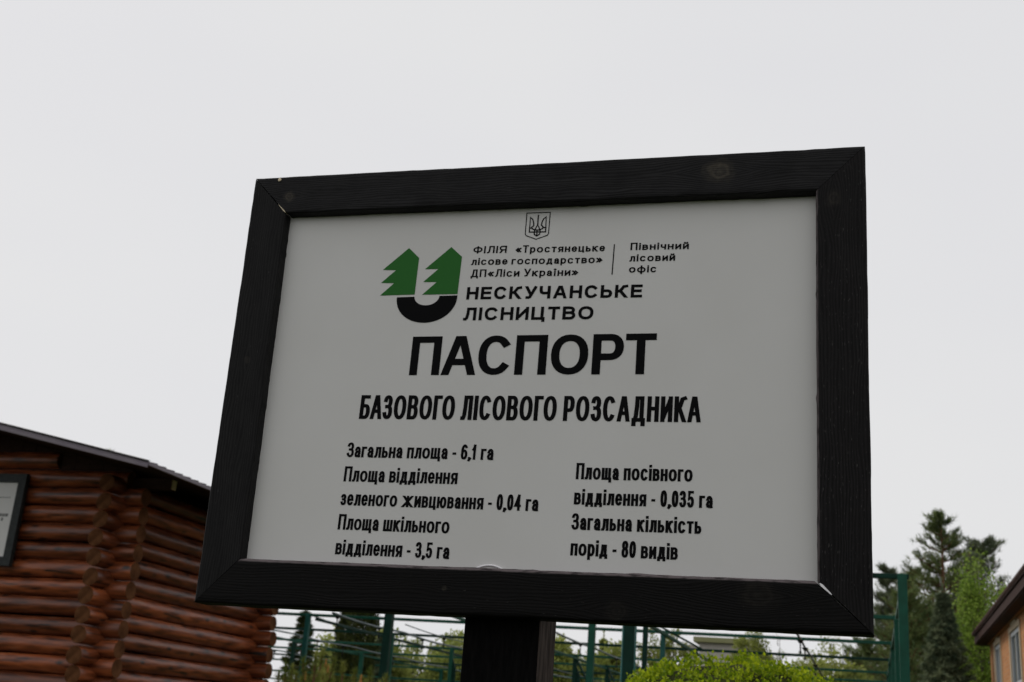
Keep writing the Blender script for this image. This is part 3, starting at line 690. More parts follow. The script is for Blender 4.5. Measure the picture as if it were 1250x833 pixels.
# notice board hung on the cabin's gable wall
nb = thing('notice_board', 'framed white notice board hung on the log cabin gable wall at the left edge', 'notice board', (-10.45, 11.83, 3.05))
def nbx(name, a, b, m, bev=.004): return rel(box(name, a, b, m, bev=bev), nb)
yb0, yb1 = 11.80, 11.86
M['nb_frame'] = mat('dark_grey_green_stain', (.014, .018, .018), .6, .3, (.026, .031, .03), 20, (1, 1, 1), .3)
def nbar(O0, O1, I1, I0):
    V = [(x, y, z) for y in (yb0, yb1) for x, z in (O0, O1, I1, I0)]
    o = link('frame_board', mesh('frame_board', V, [(0, 1, 2, 3), (7, 6, 5, 4), (0, 4, 5, 1), (1, 5, 6, 2), (2, 6, 7, 3), (3, 7, 4, 0)]), M['nb_frame']); rel(o, nb)
a0, a1, b0, b1 = -11.35, -9.62, 3.085, 4.175; tw = .105
nbar((a0, b1), (a1, b1), (a1-tw, b1-tw), (a0+tw, b1-tw)); nbar((a0, b0), (a1, b0), (a1-tw, b0+tw), (a0+tw, b0+tw))
nbar((a0, b0), (a0, b1), (a0+tw, b1-tw), (a0+tw, b0+tw)); nbar((a1, b0), (a1, b1), (a1-tw, b1-tw), (a1-tw, b0+tw))
pn = nbx('panel', (a0+.05, yb0+.02, b0+.05), (a1-.05, yb0+.028, b1-.05), M['panel'], 0)
M['grey_print'] = mat('faded_grey_print', (.10, .10, .10), .6)
rr = random.Random(4)
for zc, x1_, h, dens in ((3.89, -9.80, .014, .6), (3.68, -9.815, .035, .9), (3.63, -9.86, .035, .9), (3.36, -9.87, .04, .9), (3.30, -9.93, .03, .8)):
    bl = []; x = a0+.3
    while x < x1_:
        q = rr.uniform(.012, .03)
        bl.append((x, yb0+.0185, zc-h/2, x+q*dens, yb0+.0195, zc+h/2)); x += q*1.25 + (.03 if rr.random() < .15 else 0)
    o = link('text_line', boxes_mesh('text_line', bl), M['grey_print']); rel(o, nb)

# ------------------------------------------------------------------ nursery shade frame
fr = thing('nursery_frame', 'tall green tubular frame with rows of cross rails and overhead watering pipes', 'shade frame', (-5.0, 11.6, 0))
HR = 3.3
ROWS = [11.6, 15.05, 18.4, 21.5, 24.7, 27.7, 30.8, 33.7]
def fpost(X, Y, w_, m, h=HR, lean=0.0):
    me = boxes_mesh('post', [(-w_/2, -w_/2, -.3, w_/2, w_/2, h)], min(.006, w_*.08)); o = link('post', me, m, fr)
    o.location = Vector((X, Y, 0))-fr.location; o.rotation_euler = (0, lean, 0); return o
fpost(.275, 11.6, .085, M['green_paint'], HR)
for k, Y in enumerate(ROWS[1:]): fpost(.285, Y, .075, M['green_paint'], HR)
fpost(.222, 11.95, .042, M['green_paint'], 2.93)
fpost(-2.23, 11.6, .10, M['dkgreen_paint'], HR)      # thick post, teal conduit at each side
rel(tube('conduit', [(-2.292, 11.57, 0), (-2.292, 11.57, HR)], .011, M['teal_paint']), fr)
rel(tube('conduit', [(-2.170, 11.57, 0), (-2.170, 11.57, HR)], .010, M['teal_paint']), fr)
for X, Y, w_, m in [(-2.70, 15.05, .06, 'dkgreen_paint'), (-3.03, 18.4, .07, 'teal_paint'), (-3.38, 15.05, .085, 'green_paint'),
                    (-6.13, 15.05, .105, 'dkgreen_paint'), (-8.93, 18.4, .075, 'teal_paint'), (-8.66, 21.5, .075, 'green_paint'),
                    (-12.25, 24.7, .08, 'dkgreen_paint'), (-11.9, 27.7, .09, 'green_paint'), (-8.56, 24.7, .08, 'green_paint'),
                    (-11.95, 33.7, .09, 'green_paint'), (-5.87, 24.7, .08, 'dkgreen_paint'), (-5.82, 27.7, .08, 'dkgreen_paint'),
                    (-8.75, 30.8, .08, 'green_paint'), (-2.76, 24.7, .07, 'green_paint'), (-2.76, 30.8, .07, 'green_paint'), (-8.75, 33.7, .08, 'green_paint'), (-5.82, 33.7, .08, 'green_paint'), (-15.0, 30.8, .08, 'green_paint')]:
    fpost(X, Y, w_, M[m])
for k, Y in enumerate(ROWS):          # cross rails
    x0 = (-2.35, -6.2, -13.2, -13.4, -16.5, -17, -19, -20)[k]
    rel(box('cross_rail', (x0, Y-.025, HR-.045), (.335, Y+.025, HR), M['green_paint'] if k % 3 else M['dkgreen_paint'], bev=.004), fr)
for X, y0, y1, m in ((.283, 11.6, 33.7, 'green_paint'), (-2.95, 11.6, 33.7, 'green_paint'), (-5.84, 11.6, 33.7, 'green_paint'), (-8.8, 18.4, 33.7, 'dkgreen_paint'), (-12.0, 18.4, 33.7, 'green_paint')):
    rel(box('side_rail', (X-.025, y0+.04, HR-.105), (X+.025, y1, HR-.062), M[m], bev=.003), fr)
def pipe(X, y0, y1, z=3.2, r=.022, m='grey_pipe', sag=.03, step=3.1):
    pts = []; n = 28
    for i in range(n+1):
        y = y0+(y1-y0)*i/n; pts.append((X+.01*math.sin(y*2), y, z-sag*abs(math.sin(math.pi*(y-y0)/step))))
    rel(tube('irrigation_pipe', pts, r, M[m], n=6), fr)
for X, y0, y1, r in ((-.955, 11.6, 33.7, .018), (-4.70, 15.1, 33.7, .017), (-7.86, 17.0, 33.7, .019), (-10.8, 18.4, 33.7, .016), (-7.2, 18.4, 33.7, .009), (-14.1, 24.7, 33.7, .018)):
    pipe(X, y0, y1, r=r)
hm = None
def sprinkler(X, Y, z=3.18, L=.16):
    global hm
    if hm is None:
        V1, F1 = tube_data([(0, 0, 0), (0, 0, -L)], .010, 6); V2, F2 = tube_data([(0, 0, -.01), (0, 0, -.05)], [.05, .02], 8); V3, F3 = tube_data([(0, 0, -L), (0, 0, -L-.03)], [.022, .012], 8)
        v, f = multi([(V1, F1), (V2, F2), (V3, F3)]); hm = mesh('sprinkler_head', v, f); hm.materials.append(M['black_plastic'])
    o = bpy.data.objects.new('sprinkler_head', hm); C.objects.link(o); o.parent = fr; o.location = Vector((X, Y, z))-fr.location
for X, ys in ((-.955, (14.2, 17.4, 18.6, 22, 25)), (-4.70, (18.0, 20.1, 23.2, 26.5)), (-7.86, (17.2, 18.9, 21, 24, 27.2)), (-7.2, (20.3, 24.1, 26)), (-10.8, (22.8, 24.1, 27)), (-14.1, (27.4, 31.8))):
    for y in ys: sprinkler(X, y)
def brace(a, b, w_=.05, m='dkgreen_paint'): rel(tube('brace', [a, b], w_/2, M[m], n=6), fr)
brace((-5.87, 24.7, 3.25), (-5.45, 24.7, 2.55)); brace((-5.82, 27.7, 3.25), (-5.45, 27.7, 2.6)); brace((-8.9, 18.4, 3.28), (-8.1, 18.4, 3.05), .025); brace((-3.0, 15.1, 3.28), (-2.0, 15.1, 2.80), .028)
for X, Y in ((-5.87, 24.7), (-5.82, 27.7), (-8.56, 24.7)):
    V = [(X, Y-.012, HR-.07), (X, Y-.012, HR-.45), (X+.3, Y-.012, HR-.45)]; V = [(X-.02, Y-.01, HR-.1), (X+.12, Y-.01, HR-.42), (X+.12, Y-.01, 0), (X-.02, Y-.01, 0)]
    V += [(x, y+.02, z) for x, y, z in V]
    rel(link('gusset_plate', mesh('gusset_plate', V, [(0, 1, 2, 3), (7, 6, 5, 4), (0, 4, 5, 1), (1, 5, 6, 2), (2, 6, 7, 3), (3, 7, 4, 0)]), M['dkgreen_paint']), fr)
# lower rails closing the rear bays
for Y in (27.7, 33.7):
    for z in (1.2, 2.1, 2.7): rel(box('lower_rail', (-20, Y-.02, z), (.25, Y+.02, z+.04), M['green_paint']), fr)

# ------------------------------------------------------------------ vegetation
def quads(cen, size, rng, up=0.0, elong=1.0, tri=False):
    N = len(cen); a = rng.normal(size=(N, 3)); a[:, 2] += up; a /= np.linalg.norm(a, axis=1)[:, None]+1e-9
    b = rng.normal(size=(N, 3)); b = np.cross(a, b); b /= np.linalg.norm(b, axis=1)[:, None]+1e-9
    s = (size*rng.uniform(.6, 1.3, N))[:, None]
    if tri:
        v = np.concatenate([cen-b*s*.5, cen+b*s*.5, cen+a*s*elong]); i = np.arange(N); return v, np.column_stack([i, i+N, i+2*N])
    v = np.concatenate([cen, cen+(a*.5+b*.42/elong)*s, cen+a*s, cen+(a*.5-b*.42/elong)*s]); i = np.arange(N)
    return v, np.column_stack([i, i+N, i+2*N, i+3*N])
def needles(cen, dirs, n, ln, wd, rng, spread=.8):
    """tufts of needle blades: cen (K,3), dirs (K,3)"""
    K = len(cen); c = np.repeat(cen, n, 0); d = np.repeat(dirs, n, 0)+rng.normal(0, spread, (K*n, 3)); d /= np.linalg.norm(d, axis=1)[:, None]+1e-9
    p = np.cross(d, rng.normal(size=(K*n, 3))); p /= np.linalg.norm(p, axis=1)[:, None]+1e-9
    l_ = (ln*rng.uniform(.6, 1.15, K*n))[:, None]; c = c - d*l_*0.05 + np.repeat(dirs, n, 0)*rng.uniform(-.5, .5, (K*n, 1))*ln
    v = np.concatenate([c-p*wd*.5, c+p*wd*.5, c+d*l_+p*wd*.15]); i = np.arange(K*n)
    return v, np.column_stack([i, i+K*n, i+2*K*n]), np.tile(np.repeat(rng.uniform(-.25, .45, K), n), 3)
def finish(t, name, v, f, tone, m):
    me = mesh(name, v, f, tone=tone); return link(name, me, m, t)
def pine(label, x, y, h, crown0, width, seed, mtl='pine', lean=(0, 0), nb_=None, group=None, name='pine_tree', sparse=1.0, droop=0.0, tuft=.21, tn=11, top_narrow=1.0, ntw=.024):
    rng = np.random.default_rng(seed); t = thing(name, label, 'tree', (x, y, 0), 0, group)
    top = np.array([lean[0], lean[1], h])
    def axis(z): s = z/h; return np.array([lean[0]*s**1.6, lean[1]*s**1.6, z])
    tk = [axis(h*k/8) for k in range(9)]; rr_ = [max(.012, (.018*h)*(1-k/8.2)) for k in range(9)]
    V, F = tube_data(tk, rr_, 8); link('trunk', mesh('trunk', V, F, True), M['bark'], t)
    cs = []; ds = []; bt = []
    z = crown0
    while z < h-.15:
        s = (z-crown0)/(h-crown0)
        prof = (1-s)**(.72*top_narrow)*(.6+.4*min(1, s*4+.35))
        for j in range(rng.integers(4, 7)):
            if rng.random() > .92*sparse+.05: continue
            an = rng.uniform(0, 2*math.pi); Lb = max(.25, width*prof*rng.uniform(.55, 1.15))
            p = axis(z+rng.uniform(-.15, .15)); el = -.02+.45*s-droop; pts = [p]; n = 7
            for i in range(1, n+1):
                u = i/n; dv = np.array([math.cos(an), math.sin(an), math.tan(el)+.35*u*(1-droop*2)]); dv /= np.linalg.norm(dv)
                an += rng.normal(0, .1); pts.append(pts[-1]+dv*Lb/n)
            bt.append(tube_data([tuple(q) for q in pts], [max(.006, .022*Lb/1.5*(1-i/8.5)+.008) for i in range(n+1)], 4))
            for i in range(2, n+1):
                for q in range((4 if s < .75 else 3) if i < n else 4):
                    off = rng.normal(0, 1, 3); off[2] = abs(off[2])*.5; off *= (.04 if s > .85 else .09)+.12*Lb*(1 if i < n else .5)
                    d = (pts[i]-pts[i-1]); d /= np.linalg.norm(d)+1e-9; d = d*.6+off*.8+np.array([0, 0, .4]); d /= np.linalg.norm(d)
                    c = pts[i]+off*rng.uniform(.3, 1); cs.append(c); ds.append(d)
                    if rng.random() < .4: bt.append(tube_data([tuple(pts[i]), tuple(c)], [.009, .006], 3))
        z += (.29 if s < .8 else .24)*(1+.3*rng.random())
    for q in range(3): cs.append(axis(h-.25-.1*q)); ds.append(np.array([0, 0, 1.]))
    V, F = multi(bt); link('branches', mesh('branches', V, F, False), M['bark'], t)
    v, f, tone = needles(np.array(cs), np.array(ds), tn, tuft, ntw, rng)
    finish(t, 'crown', v, f, tone, M[mtl]); return t
def spruce(label, x, y, h, width, seed, mtl='spruce', crown0=.4, name='spruce_tree', dens=1.0, candles=False, group=None):
    rng = np.random.default_rng(seed); t = thing(name, label, 'tree', (x, y, 0), 0, group)
    V, F = tube_data([(0, 0, h*k/6) for k in range(7)], [max(.012, .014*h*(1-k/6.1)) for k in range(7)], 8); link('trunk', mesh('trunk', V, F, True), M['bark'], t)
    cs = []; ds = []; bt = []; cand = []; z = crown0
    while z < h-.1:
        s = (z-crown0)/(h-crown0)
        for j in range(int(7*dens)+2):
            an = rng.uniform(0, 2*math.pi); Lb = max(.04, width*(1-s)**.95*rng.uniform(.75, 1.2)); p = np.array([0, 0, z]); n = 8; pts = [p]
            el0 = -.25+.8*s
            for i in range(1, n+1):
                u = i/n; dv = np.array([math.cos(an), math.sin(an), el0+.5*u*u]); dv /= np.linalg.norm(dv); pts.append(pts[-1]+dv*Lb/n)
            bt.append(tube_data([tuple(q) for q in (pts[0], pts[4], pts[8])], [.014, .01, .005], 4))
            side = np.array([-math.sin(an), math.cos(an), 0])
            for i in range(2, n+1):
                wl = Lb*.42*(1-abs(i/n-.45))
                for sd in (-1, 1, 0):
                    m_ = rng.integers(2, 4)
                    for q in range(m_):
                        r_ = (q+1)/m_*wl*abs(sd)*rng.uniform(.7, 1.1); c = pts[i]+side*sd*r_+np.array([0, 0, -.12*r_-rng.uniform(0, .05)])
                        cs.append(c); d = side*sd*.7+np.array([math.cos(an), math.sin(an), -.35])*.7; ds.append(d/np.linalg.norm(d))
            if candles and s > .25: cand.append(tube_data([tuple(pts[-1]), tuple(pts[-1]+np.array([0, 0, .13]))], [.02, .01], 5))
        z += .17+.12*(1-s)
    cs += [np.array([0, 0, h+.12-.07*q]) for q in range(8)]; ds += [np.array([0, 0, 1.])]*8
    V, F = multi(bt); link('branches', mesh('branches', V, F), M['bark'], t)
    v, f, tone = needles(np.array(cs), np.array(ds), 10, .14, .022, rng, .55)
    finish(t, 'crown', v, f, tone, M[mtl])
    if cand:
        V, F = multi(cand); link('cones', mesh('cones', V, F), M['candle'], t)
    return t
def leafy(label, x, y, h, rx_, rz_, seed, mtl='willow', n=6000, leaf=.11, cz=None, clumps=26, bark='pale_bark', name='leafy_tree', cat='tree', group=None, dist=.30, trunkr=.06, ry_=None):
    rng = np.random.default_rng(seed); t = thing(name, label, cat, (x, y, 0), 0, group); cz = cz or h-rz_; ry_ = ry_ or rx_
    tp = [(0, 0, 0), (.03*rng.normal(), .03, h*.35), (.08*rng.normal(), .05, h*.7), (.05, .0, h*.97)]
    V, F = tube_data(tp, [trunkr, trunkr*.75, trunkr*.45, .012], 8); link('trunk', mesh('trunk', V, F, True), M[bark], t)
    cl = rng.normal(size=(clumps, 3)); cl /= np.linalg.norm(cl, axis=1)[:, None]; cl *= (rng.uniform(.25, 1, clumps)**.6)[:, None]
    cl[0] = (0, 0, .97); rad = dist*rng.uniform(.6, 1.25, clumps)
    cc = cl*np.array([rx_, ry_, rz_])*.86+np.array([0, 0, cz])
    bt = []
    for c in cc:
        a = np.array([0, 0, max(.3, c[2]-.5*rx_-.25*rng.random()*h*.3)]); md = (a+c)/2+rng.normal(0, .06, 3); bt.append(tube_data([tuple(a), tuple(md), tuple(c)], [.022, .014, .006], 4))
        for q in range(5):
            e = c+rng.normal(0, .5, 3)*rx_*dist; bt.append(tube_data([tuple(c), tuple(e)], [.007, .003], 3))
    V, F = multi(bt); link('branches', mesh('branches', V, F), M['bark'] if bark == 'bark' else M['twig'], t)
    k = rng.integers(0, clumps, n); off = rng.normal(size=(n, 3)); off /= np.linalg.norm(off, axis=1)[:, None]; off *= (rng.uniform(0, 1, n)**.45)[:, None]
    cen = cc[k]+off*(rad[k][:, None])*np.array([rx_, ry_, max(rz_*.55, rx_)])*1.15
    v, f = quads(cen, leaf, rng, 0, 1.2); tn_ = rng.uniform(-.2, .35, n)+(rng.uniform(-.15, .15, clumps))[k]
    finish(t, 'crown', v, f, np.tile(tn_, 4), M[mtl]); return t

# right-hand trees
pine('tallest pine with a pointed open crown, right of the green frame post', 2.284, 42, 9.85, 2.2, 3.3, 29, top_narrow=1.15)
pine('shorter pine with a leaning twisted top, behind the light green birch', 3.55, 46, 9.55, 3.0, 3.7, 22, 'pine_grey', lean=(.35, 0), sparse=.95)
pine('low dark pine whose tip shows above the green frame corner', .55, 44, 8.2, 2.4, 1.5, 23, 'pine_grey', sparse=.8)
pine('bushy pine filling in below the tallest pine, left of it', 1.3, 47, 8.6, 1.0, 3.6, 24, 'pine')
pine('slim grey-green pine standing between the tallest pine and the leaning one', 3.35, 45, 8.9, 1.0, 3.0, 27, 'pine_grey')
pine('olive pine crown filling the gap between the green corner post and the blue-green spruce', .95, 36, 6.3, .8, 2.3, 26, 'pine')
pine('dense olive pine behind the spruce, right of the green frame post', 2.6, 50, 7.8, 1.0, 3.6, 25, 'pine')
spruce('dark blue-green spruce with drooping boughs in front of the tall pines', 1.60, 30, 5.55, 1.25, 31)
leafy('slender light green birch with a pale trunk beside the brick house eave', 2.70, 34, 7.1, .82, 2.9, 41, 'birch', 19000, .07, clumps=75, dist=.42, name='birch_tree')
leafy('pale yellow-green tree peeping over the brick house eave', 4.0, 40, 7.2, .75, 1.7, 42, 'birch', 4500, .09, clumps=30, name='birch_tree')
pine('dark pine seen through the frame rails just left of the corner post', -.25, 40, 5.3, .6, 2.3, 32, 'pine')
leafy('thin grey-green tree behind the rails between the hedge and the corner post', -1.45, 45, 5.7, 1.3, 1.7, 43, 'willow', 5000, .09, clumps=26, dist=.30)
leafy('bare twiggy tree with few leaves, behind the right end of the hedge', -2.45, 50, 5.6, 1.1, 1.5, 44, 'willow', 2600, .09, clumps=24)
leafy('round yellow-green willow in front of the pale hall', -4.55, 50, 6.4, 1.35, 2.1, 45, 'willow', 14000, .10, name='willow_tree', clumps=34)
leafy('leafless brownish sapling right of the willow', -3.75, 52, 6.5, .5, 1.6, 46, 'willow', 250, .07, clumps=22, trunkr=.11)
leafy('pale leafy tree left of the hall, tall and airy', -5.86, 38, 5.2, .55, 1.2, 47, 'willow', 3000, .075, clumps=24)
leafy('pale airy tree beside the thick green post', -7.0, 40, 5.45, .65, 1.3, 48, 'willow', 2800, .08, clumps=24)
spruce('small pointed pale green larch between the two middle posts', -9.43, 44, 5.35, .5, 33, 'willow', crown0=.5, name='larch_tree')
leafy('olive tree just right of the sign post', -11.15, 45, 5.1, 1.3, 1.7, 49, 'willow', 7500, .09, clumps=26)
leafy('brown-green tree near the sign post, the further of two', -12.4, 48, 5.3, 1.2, 1.7, 50, 'willow', 6000, .09, clumps=24)
leafy('rounded yellow-green tree left of the sign post', -16.0, 46, 5.25, 1.5, 1.9, 51, 'willow', 9000, .10, clumps=30)
leafy('bushy yellow-green tree right of the dark green post', -17.1, 45, 5.0, 1.4, 1.9, 52, 'willow', 8500, .10, clumps=28)
for k, (X, Y, h, r, lab) in enumerate([(-14.9, 36, 4.4, 1.3, 'low yellow-green shrub right of the thuja, beyond the rails'), (-12.6, 37, 4.4, 1.3, 'low yellow-green shrub just left of the sign post'),
        (-10.7, 37, 4.6, 1.2, 'low yellow-green shrub just right of the sign post'), (-9.1, 36, 4.45, 1.2, 'low yellow-green shrub beneath the pointed larch'), (-7.3, 36, 4.3, 1.1, 'low yellow-green shrub behind the thick green post'),
        (-1.1, 38, 4.5, 1.3, 'low yellow-green shrub behind the right end of the clipped bush'), (-17.0, 38, 4.4, 1.3, 'low yellow-green shrub hidden mostly by the thuja')]):
    leafy(lab, X, Y, h, r, 1.6, 90+k, 'willow', 12000, .13, clumps=44, name='leafy_shrub', cat='shrub', dist=.4, group='shrubs beyond the frame')
# left
spruce('small thin spruce with an open brownish top, beside the cabin corner', -15.15, 31, 4.57, 1.0, 34, 'thuja', crown0=.5, dens=.45)
spruce('second small spruce close behind the thin one by the cabin', -14.4, 35, 4.35, 1.1, 35, 'spruce', crown0=.5, dens=.8)
def thuja(label, x, y, h, r, seed):
    rng = np.random.default_rng(seed); t = thing('thuja_tree', label, 'tree', (x, y, 0))
    V, F = tube_data([(0, 0, 0), (0, 0, h*.9)], [.05, .02], 8); link('trunk', mesh('trunk', V, F, True), M['bark'], t)
    n = 14000; z = rng.uniform(.1, 1, n)*h; an = rng.uniform(0, 2*math.pi, n)
    rr_ = r*np.minimum(1, (1-z/h)*3.5)**.6*(1+.13*np.sin(an*7+z*3)+.10*np.sin(z*9+an*3))*rng.uniform(.55, 1.05, n)**.5
    cs = np.column_stack([np.cos(an)*rr_, np.sin(an)*rr_, z]); ds = np.column_stack([np.cos(an)*.35, np.sin(an)*.35, np.ones(n)])
    v, f, tone = needles(cs, ds, 3, .11, .03, rng, .3); finish(t, 'crown', v, f, tone, M['thuja'])
thuja('tall dark columnar thuja left of the dark green post', -13.1, 30, 5.6, .50, 36)
def mugo(label, x, y, h, seed, n=26, spread=.42):
    rng = np.random.default_rng(seed); t = thing('young_pine', label, 'young pine', (x, y, 0))
    V, F = tube_data([(0, 0, 0), (.02, 0, h*.5), (0, 0, h-.06)], [.035, .025, .010], 7); link('trunk', mesh('trunk', V, F, True), M['bark'], t)
    bt = []; cs = []; ds = []; cd = []
    for k in range(n):
        z0 = h*rng.uniform(.2, .93); s = z0/h; an = rng.uniform(0, 2*math.pi); L = spread*(1.1-s)*rng.uniform(.6, 1.2)+.05
        p0 = np.array([0, 0, z0]); p1 = p0+np.array([math.cos(an)*L, math.sin(an)*L, L*.45]); p2 = p1+np.array([math.cos(an)*.03, math.sin(an)*.03, .14])
        bt.append(tube_data([tuple(p0), tuple(p1), tuple(p2)], [.012, .009, .006], 4))
        for u in (.5, .75, 1): cs.append(p0+(p1-p0)*u); ds.append((p1-p0)/np.linalg.norm(p1-p0))
        for u in (.35, .7, 1): cs.append(p1+(p2-p1)*u); ds.append(np.array([0, 0, 1.]))
        if rng.random() < .35: cd.append(tube_data([tuple(p2-np.array([0, 0, .02])), tuple(p2+np.array([0, 0, .05]))], [.016, .006], 6))
    cs += [np.array([0, 0, h-.04*q]) for q in range(5)]; ds += [np.array([0, 0, 1.])]*5
    V, F = multi(bt); link('branches', mesh('branches', V, F), M['bark'], t)
    v, f, tone = needles(np.array(cs), np.array(ds), 80, .062, .0045, rng, 1.0); finish(t, 'crown', v, f, tone, M['mugo'])
    if cd: V, F = multi(cd); tag(link('candles', mesh('candles', V, F), M['candle'], t), kind='stuff')
mugo('tallest of the young yellow-green pines right of the log cabin corner', -4.26, 9, 2.12, 61)
mugo('young yellow-green pine nearest the log cabin corner', -4.66, 9.3, 2.03, 62)
mugo('young yellow-green pine with orange candles, below the dark thuja', -4.03, 9.6, 2.05, 63)
mugo('young yellow-green pine half hidden behind the tallest one', -4.55, 10.2, 2.12, 64)
# clipped box dome
def dome():
    rng = np.random.default_rng(71); t = thing('clipped_bush', 'bright yellow-green clipped round bush below the right half of the sign', 'bush', (-.63, 6, 0))
    def surf(n):
        d = rng.normal(size=(n, 3)); d /= np.linalg.norm(d, axis=1)[:, None]; th = np.arctan2(d[:, 1], d[:, 0])
        b = 1+.022*np.sin(th*5+d[:, 2]*7)+.020*np.sin(d[:, 0]*13+1)*np.sin(d[:, 1]*11)+.018*np.sin(d[:, 2]*17+th*3)+.012*np.sin(d[:, 0]*31)*np.sin(d[:, 1]*29+d[:, 2]*23)
        return d, b
    ns = 9000; d, b = surf(ns); sc = np.array([.99, .99, .80])
    sp = d*sc*(b*rng.uniform(.978, .998, ns))[:, None]+np.array([0, 0, 1.272]); k = rng.integers(0, ns, 80000); n = len(k)
    cen = sp[k]+rng.normal(0, .009, (n, 3))+(d*sc)[k]*(rng.uniform(-.055, .004, n))[:, None]
    cen = cen[cen[:, 2] > .25]; n = len(cen)
    a = rng.normal(size=(n, 3))*.75+np.array([0, 0, .25]); nn_ = (cen-np.array([0, 0, 1.272]))/sc; a += nn_*.30; a /= np.linalg.norm(a, axis=1)[:, None]
    bb = np.cross(a, rng.normal(size=(n, 3))); bb /= np.linalg.norm(bb, axis=1)[:, None]; s = rng.uniform(.014, .023, n)[:, None]
    cup = np.cross(a, bb)*s*.12
    v = np.concatenate([cen, cen+(a*.45+bb*.40)*s+cup, cen+a*s, cen+(a*.45-bb*.40)*s+cup]); i = np.arange(n)
    f = np.column_stack([i, i+n, i+2*n, i+3*n]); finish(t, 'foliage', v, f, np.tile(rng.uniform(-.25, .45, n), 4), M['box'])
    # twiggy dark heart
    d, b = surf(1500); tw = []
    for q in range(600):
        e = d[q]*sc*.9+np.array([0, 0, 1.272]); e[2] = max(e[2], .3)
        tw.append(tube_data([(0.1*d[q][0], .1*d[q][1], .3), tuple(e*np.array([.5, .5, .75])), tuple(e)], [.012, .007, .003], 3))
    V, F = multi(tw); link('branches', mesh('branches', V, F), M['bark'], t)
    me = bpy.data.meshes.new('dark_core'); bm = bmesh.new(); bmesh.ops.create_icosphere(bm, subdivisions=4, radius=1); bmesh.ops.scale(bm, vec=(.925, .925, .745), verts=bm.verts); bmesh.ops.translate(bm, vec=(0, 0, 1.272), verts=bm.verts)
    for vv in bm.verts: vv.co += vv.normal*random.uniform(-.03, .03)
    bm.to_mesh(me); bm.free(); me.attributes.new('tone', 'FLOAT', 'POINT'); link('dark_core', me, M['shade_leaf'], t)  # solid dark core, its colour standing in for shade between leaves
dome()
# twiggy sapling behind the cabin roof
leafy('thin budding tree whose twigs just clear the cabin roof', -15.85, 22, 7.1, .55, 1.3, 81, 'birch', 260, .05, clumps=22, trunkr=.05)

# ------------------------------------------------------------------ brick house on the right
hs = thing('brick_house', 'orange brick house with dark overhanging eave and narrow windows at the right edge', 'house', (2.6, 30.2, 0))
WX, HY1, HY0, HZ = 2.6, 30.25, 15.5, 4.62
wins = [(27.75, 29.0, 4.24), (24.1, 25.75, 4.22), (20.6, 22.2, 4.22), (17.0, 18.6, 4.22)]
def wall_strip(bl, name='wall'): return rel(link(name, boxes_mesh(name, bl), M['brick']), hs)
bl = []; ys = sorted(wins); cur = HY0
for (y0, y1, zt) in ys:
    bl.append((WX, cur, -.2, WX+.38, y0, HZ)); bl.append((WX, y0, -.2, WX+.38, y1, 1.3)); bl.append((WX, y0, zt, WX+.38, y1, HZ)); cur = y1
bl.append((WX, cur, -.2, WX+.38, HY1, HZ))
wall_strip(bl)
wall_strip([(WX+.385, HY1-.38, -.2, 10.0, HY1, HZ)]); wall_strip([(WX+.385, HY0, -.2, 10.0, HY0+.38, HZ)]); wall_strip([(9.6, HY0+.385, -.2, 9.99, HY1-.385, HZ)])
for (y0, y1, zt) in wins:
    wf = rel(link('window', boxes_mesh('window', [(WX+.004, y0, 1.3, WX+.06, y0+.08, zt), (WX+.004, y1-.08, 1.3, WX+.06, y1, zt), (WX+.004, y0+.08, zt-.08, WX+.06, y1-.08, zt), (WX+.004, y0+.08, 1.3, WX+.06, y1-.08, 1.38), (WX+.004, (y0+y1)/2-.04, 1.38, WX+.06, (y0+y1)/2+.04, zt-.08), (WX+.004, y0+.08, 3.2, WX+.055, (y0+y1)/2-.04, 3.27), (WX+.004, (y0+y1)/2+.04, 3.2, WX+.055, y1-.08, 3.27)]), M['win_frame']), hs)
    for a, b in ((y0+.08, (y0+y1)/2-.04), ((y0+y1)/2+.04, y1-.08)):
        for z0, z1 in ((1.38, 3.2), (3.27, zt-.08)):
            p = box('pane', (WX+.03, a, z0), (WX+.036, b, z1), M['glass']); p.parent = wf
    # raised brick surround painted pale, with a stepped head
    rel(link('window_surround', boxes_mesh('window_surround', [(WX-.022, y0-.13, 1.2, WX-.002, y0-.002, zt), (WX-.022, y1+.002, 1.2, WX-.002, y1+.13, zt), (WX-.026, y0-.13, zt, WX-.002, y1+.13, zt+.10), (WX-.03, y0+.35, zt+.10, WX-.002, y1-.35, zt+.22), (WX-.09, y0-.13, 1.12, WX-.002, y1+.13, 1.2)]), M['plaster']), hs)
hr = (6.3, 6.6)
def hslab(nm, pts, t, m): return slab(nm, pts, t, m, hs)
EX, EZ = 2.27, 4.64
ey0, ey1 = 14.9, 30.65
hslab('roof', [(EX, ey1, EZ), (EX, ey0, EZ), (hr[0], ey0, hr[1]), (hr[0], ey1, hr[1])], .05, M['tile'])
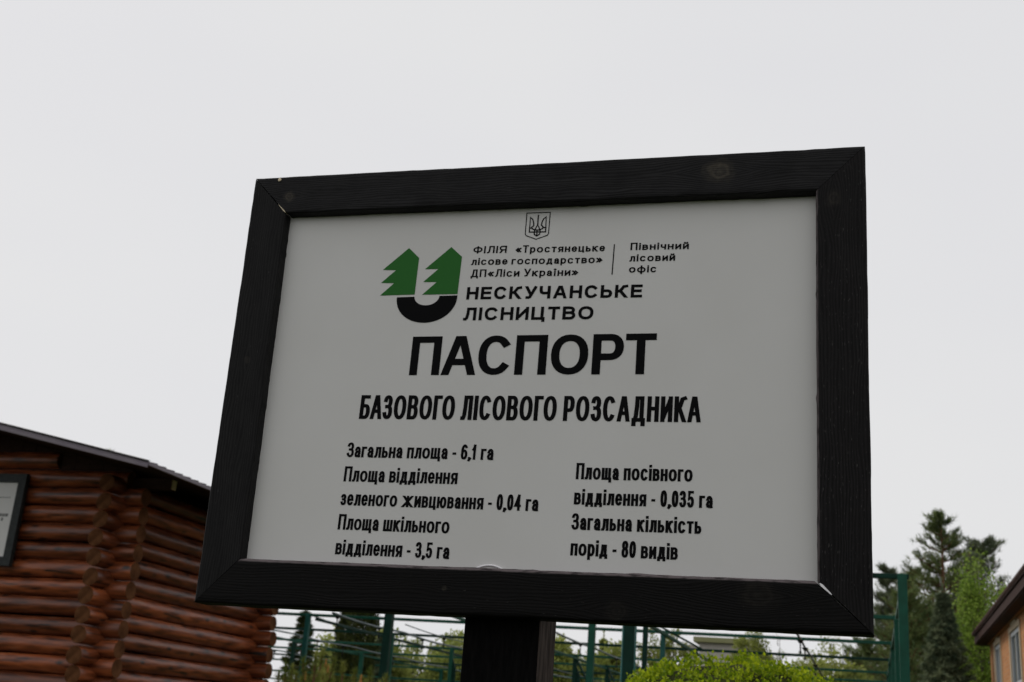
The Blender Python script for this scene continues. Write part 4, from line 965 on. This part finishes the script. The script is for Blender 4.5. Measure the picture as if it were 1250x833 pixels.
hslab('roof', [(2*hr[0]-EX, ey0, EZ), (2*hr[0]-EX, ey1, EZ), (hr[0], ey1, hr[1]), (hr[0], ey0, hr[1])], .05, M['tile'])
slp = (hr[1]-EZ)/(hr[0]-EX)
for j in range(44):                  # rafter tails and the scalloped sheet edge
    y = ey0+.15+j*(ey1-ey0-.3)/43
    hslab('rafter', [(EX+.04, y+.04, EZ-.055+.04*slp), (EX+.04, y-.04, EZ-.055+.04*slp), (EX+1.0, y-.04, EZ-.055+1.0*slp), (EX+1.0, y+.04, EZ-.055+1.0*slp)], .13, M['dark_board'])
parts = []
for j in range(80):
    y = ey0+.1+j*(ey1-ey0-.2)/79; parts.append(tube_data([(EX-.02, y, EZ-.01), (hr[0], y, hr[1]-.01)], .05, 6))
V, F = multi(parts); o = link('roof_corrugations', mesh('roof_corrugations', V, F, True), M['tile']); rel(o, hs)
rel(box('eave_board', (EX+.03, ey0, EZ-.22), (EX+.055, ey1, EZ-.06), M['dark_board']), hs)
rel(box('soffit', (EX+.06, ey0+.05, EZ-.24), (WX-.003, ey1-.05, EZ-.215), M['dark_board']), hs)
# brick cornice dentils under the eave
dm = boxes_mesh('brick', [(-.07, 0, -.07, -.003, .14, .07)]); dm.materials.append(M['brick'])
for j in range(49):
    o = bpy.data.objects.new('brick', dm); C.objects.link(o); o.location = (WX, 15.52+.3*j, HZ-.17); rel(o, hs)

# ------------------------------------------------------------------ far pale hall
hl = thing('pale_hall', 'long pale rendered hall with a mossy roof edge, far behind the clipped bush', 'building', (-6, 61, 0))
rel(box('wall', (-8.1, 60, 0), (-5.65, 72, 6.55), M['hall_wall']), hl)
rel(box('roof', (-8.35, 59.7, 6.56), (-5.4, 72.3, 6.80), M['hall_roof']), hl)
rel(box('chimney', (-8.85, 61, 0), (-8.36, 61.7, 6.5), M['hall_wall']), hl)
for k in range(1):
    wv_ = rel(box('window', (-6.9+k*1.9, 59.97, 2.0), (-5.9+k*1.9, 59.995, 3.4), M['win_frame']), hl)
    p = box('pane', (-6.82+k*1.9, 59.955, 2.08), (-5.98+k*1.9, 59.965, 3.32), M['glass']); p.parent = wv_
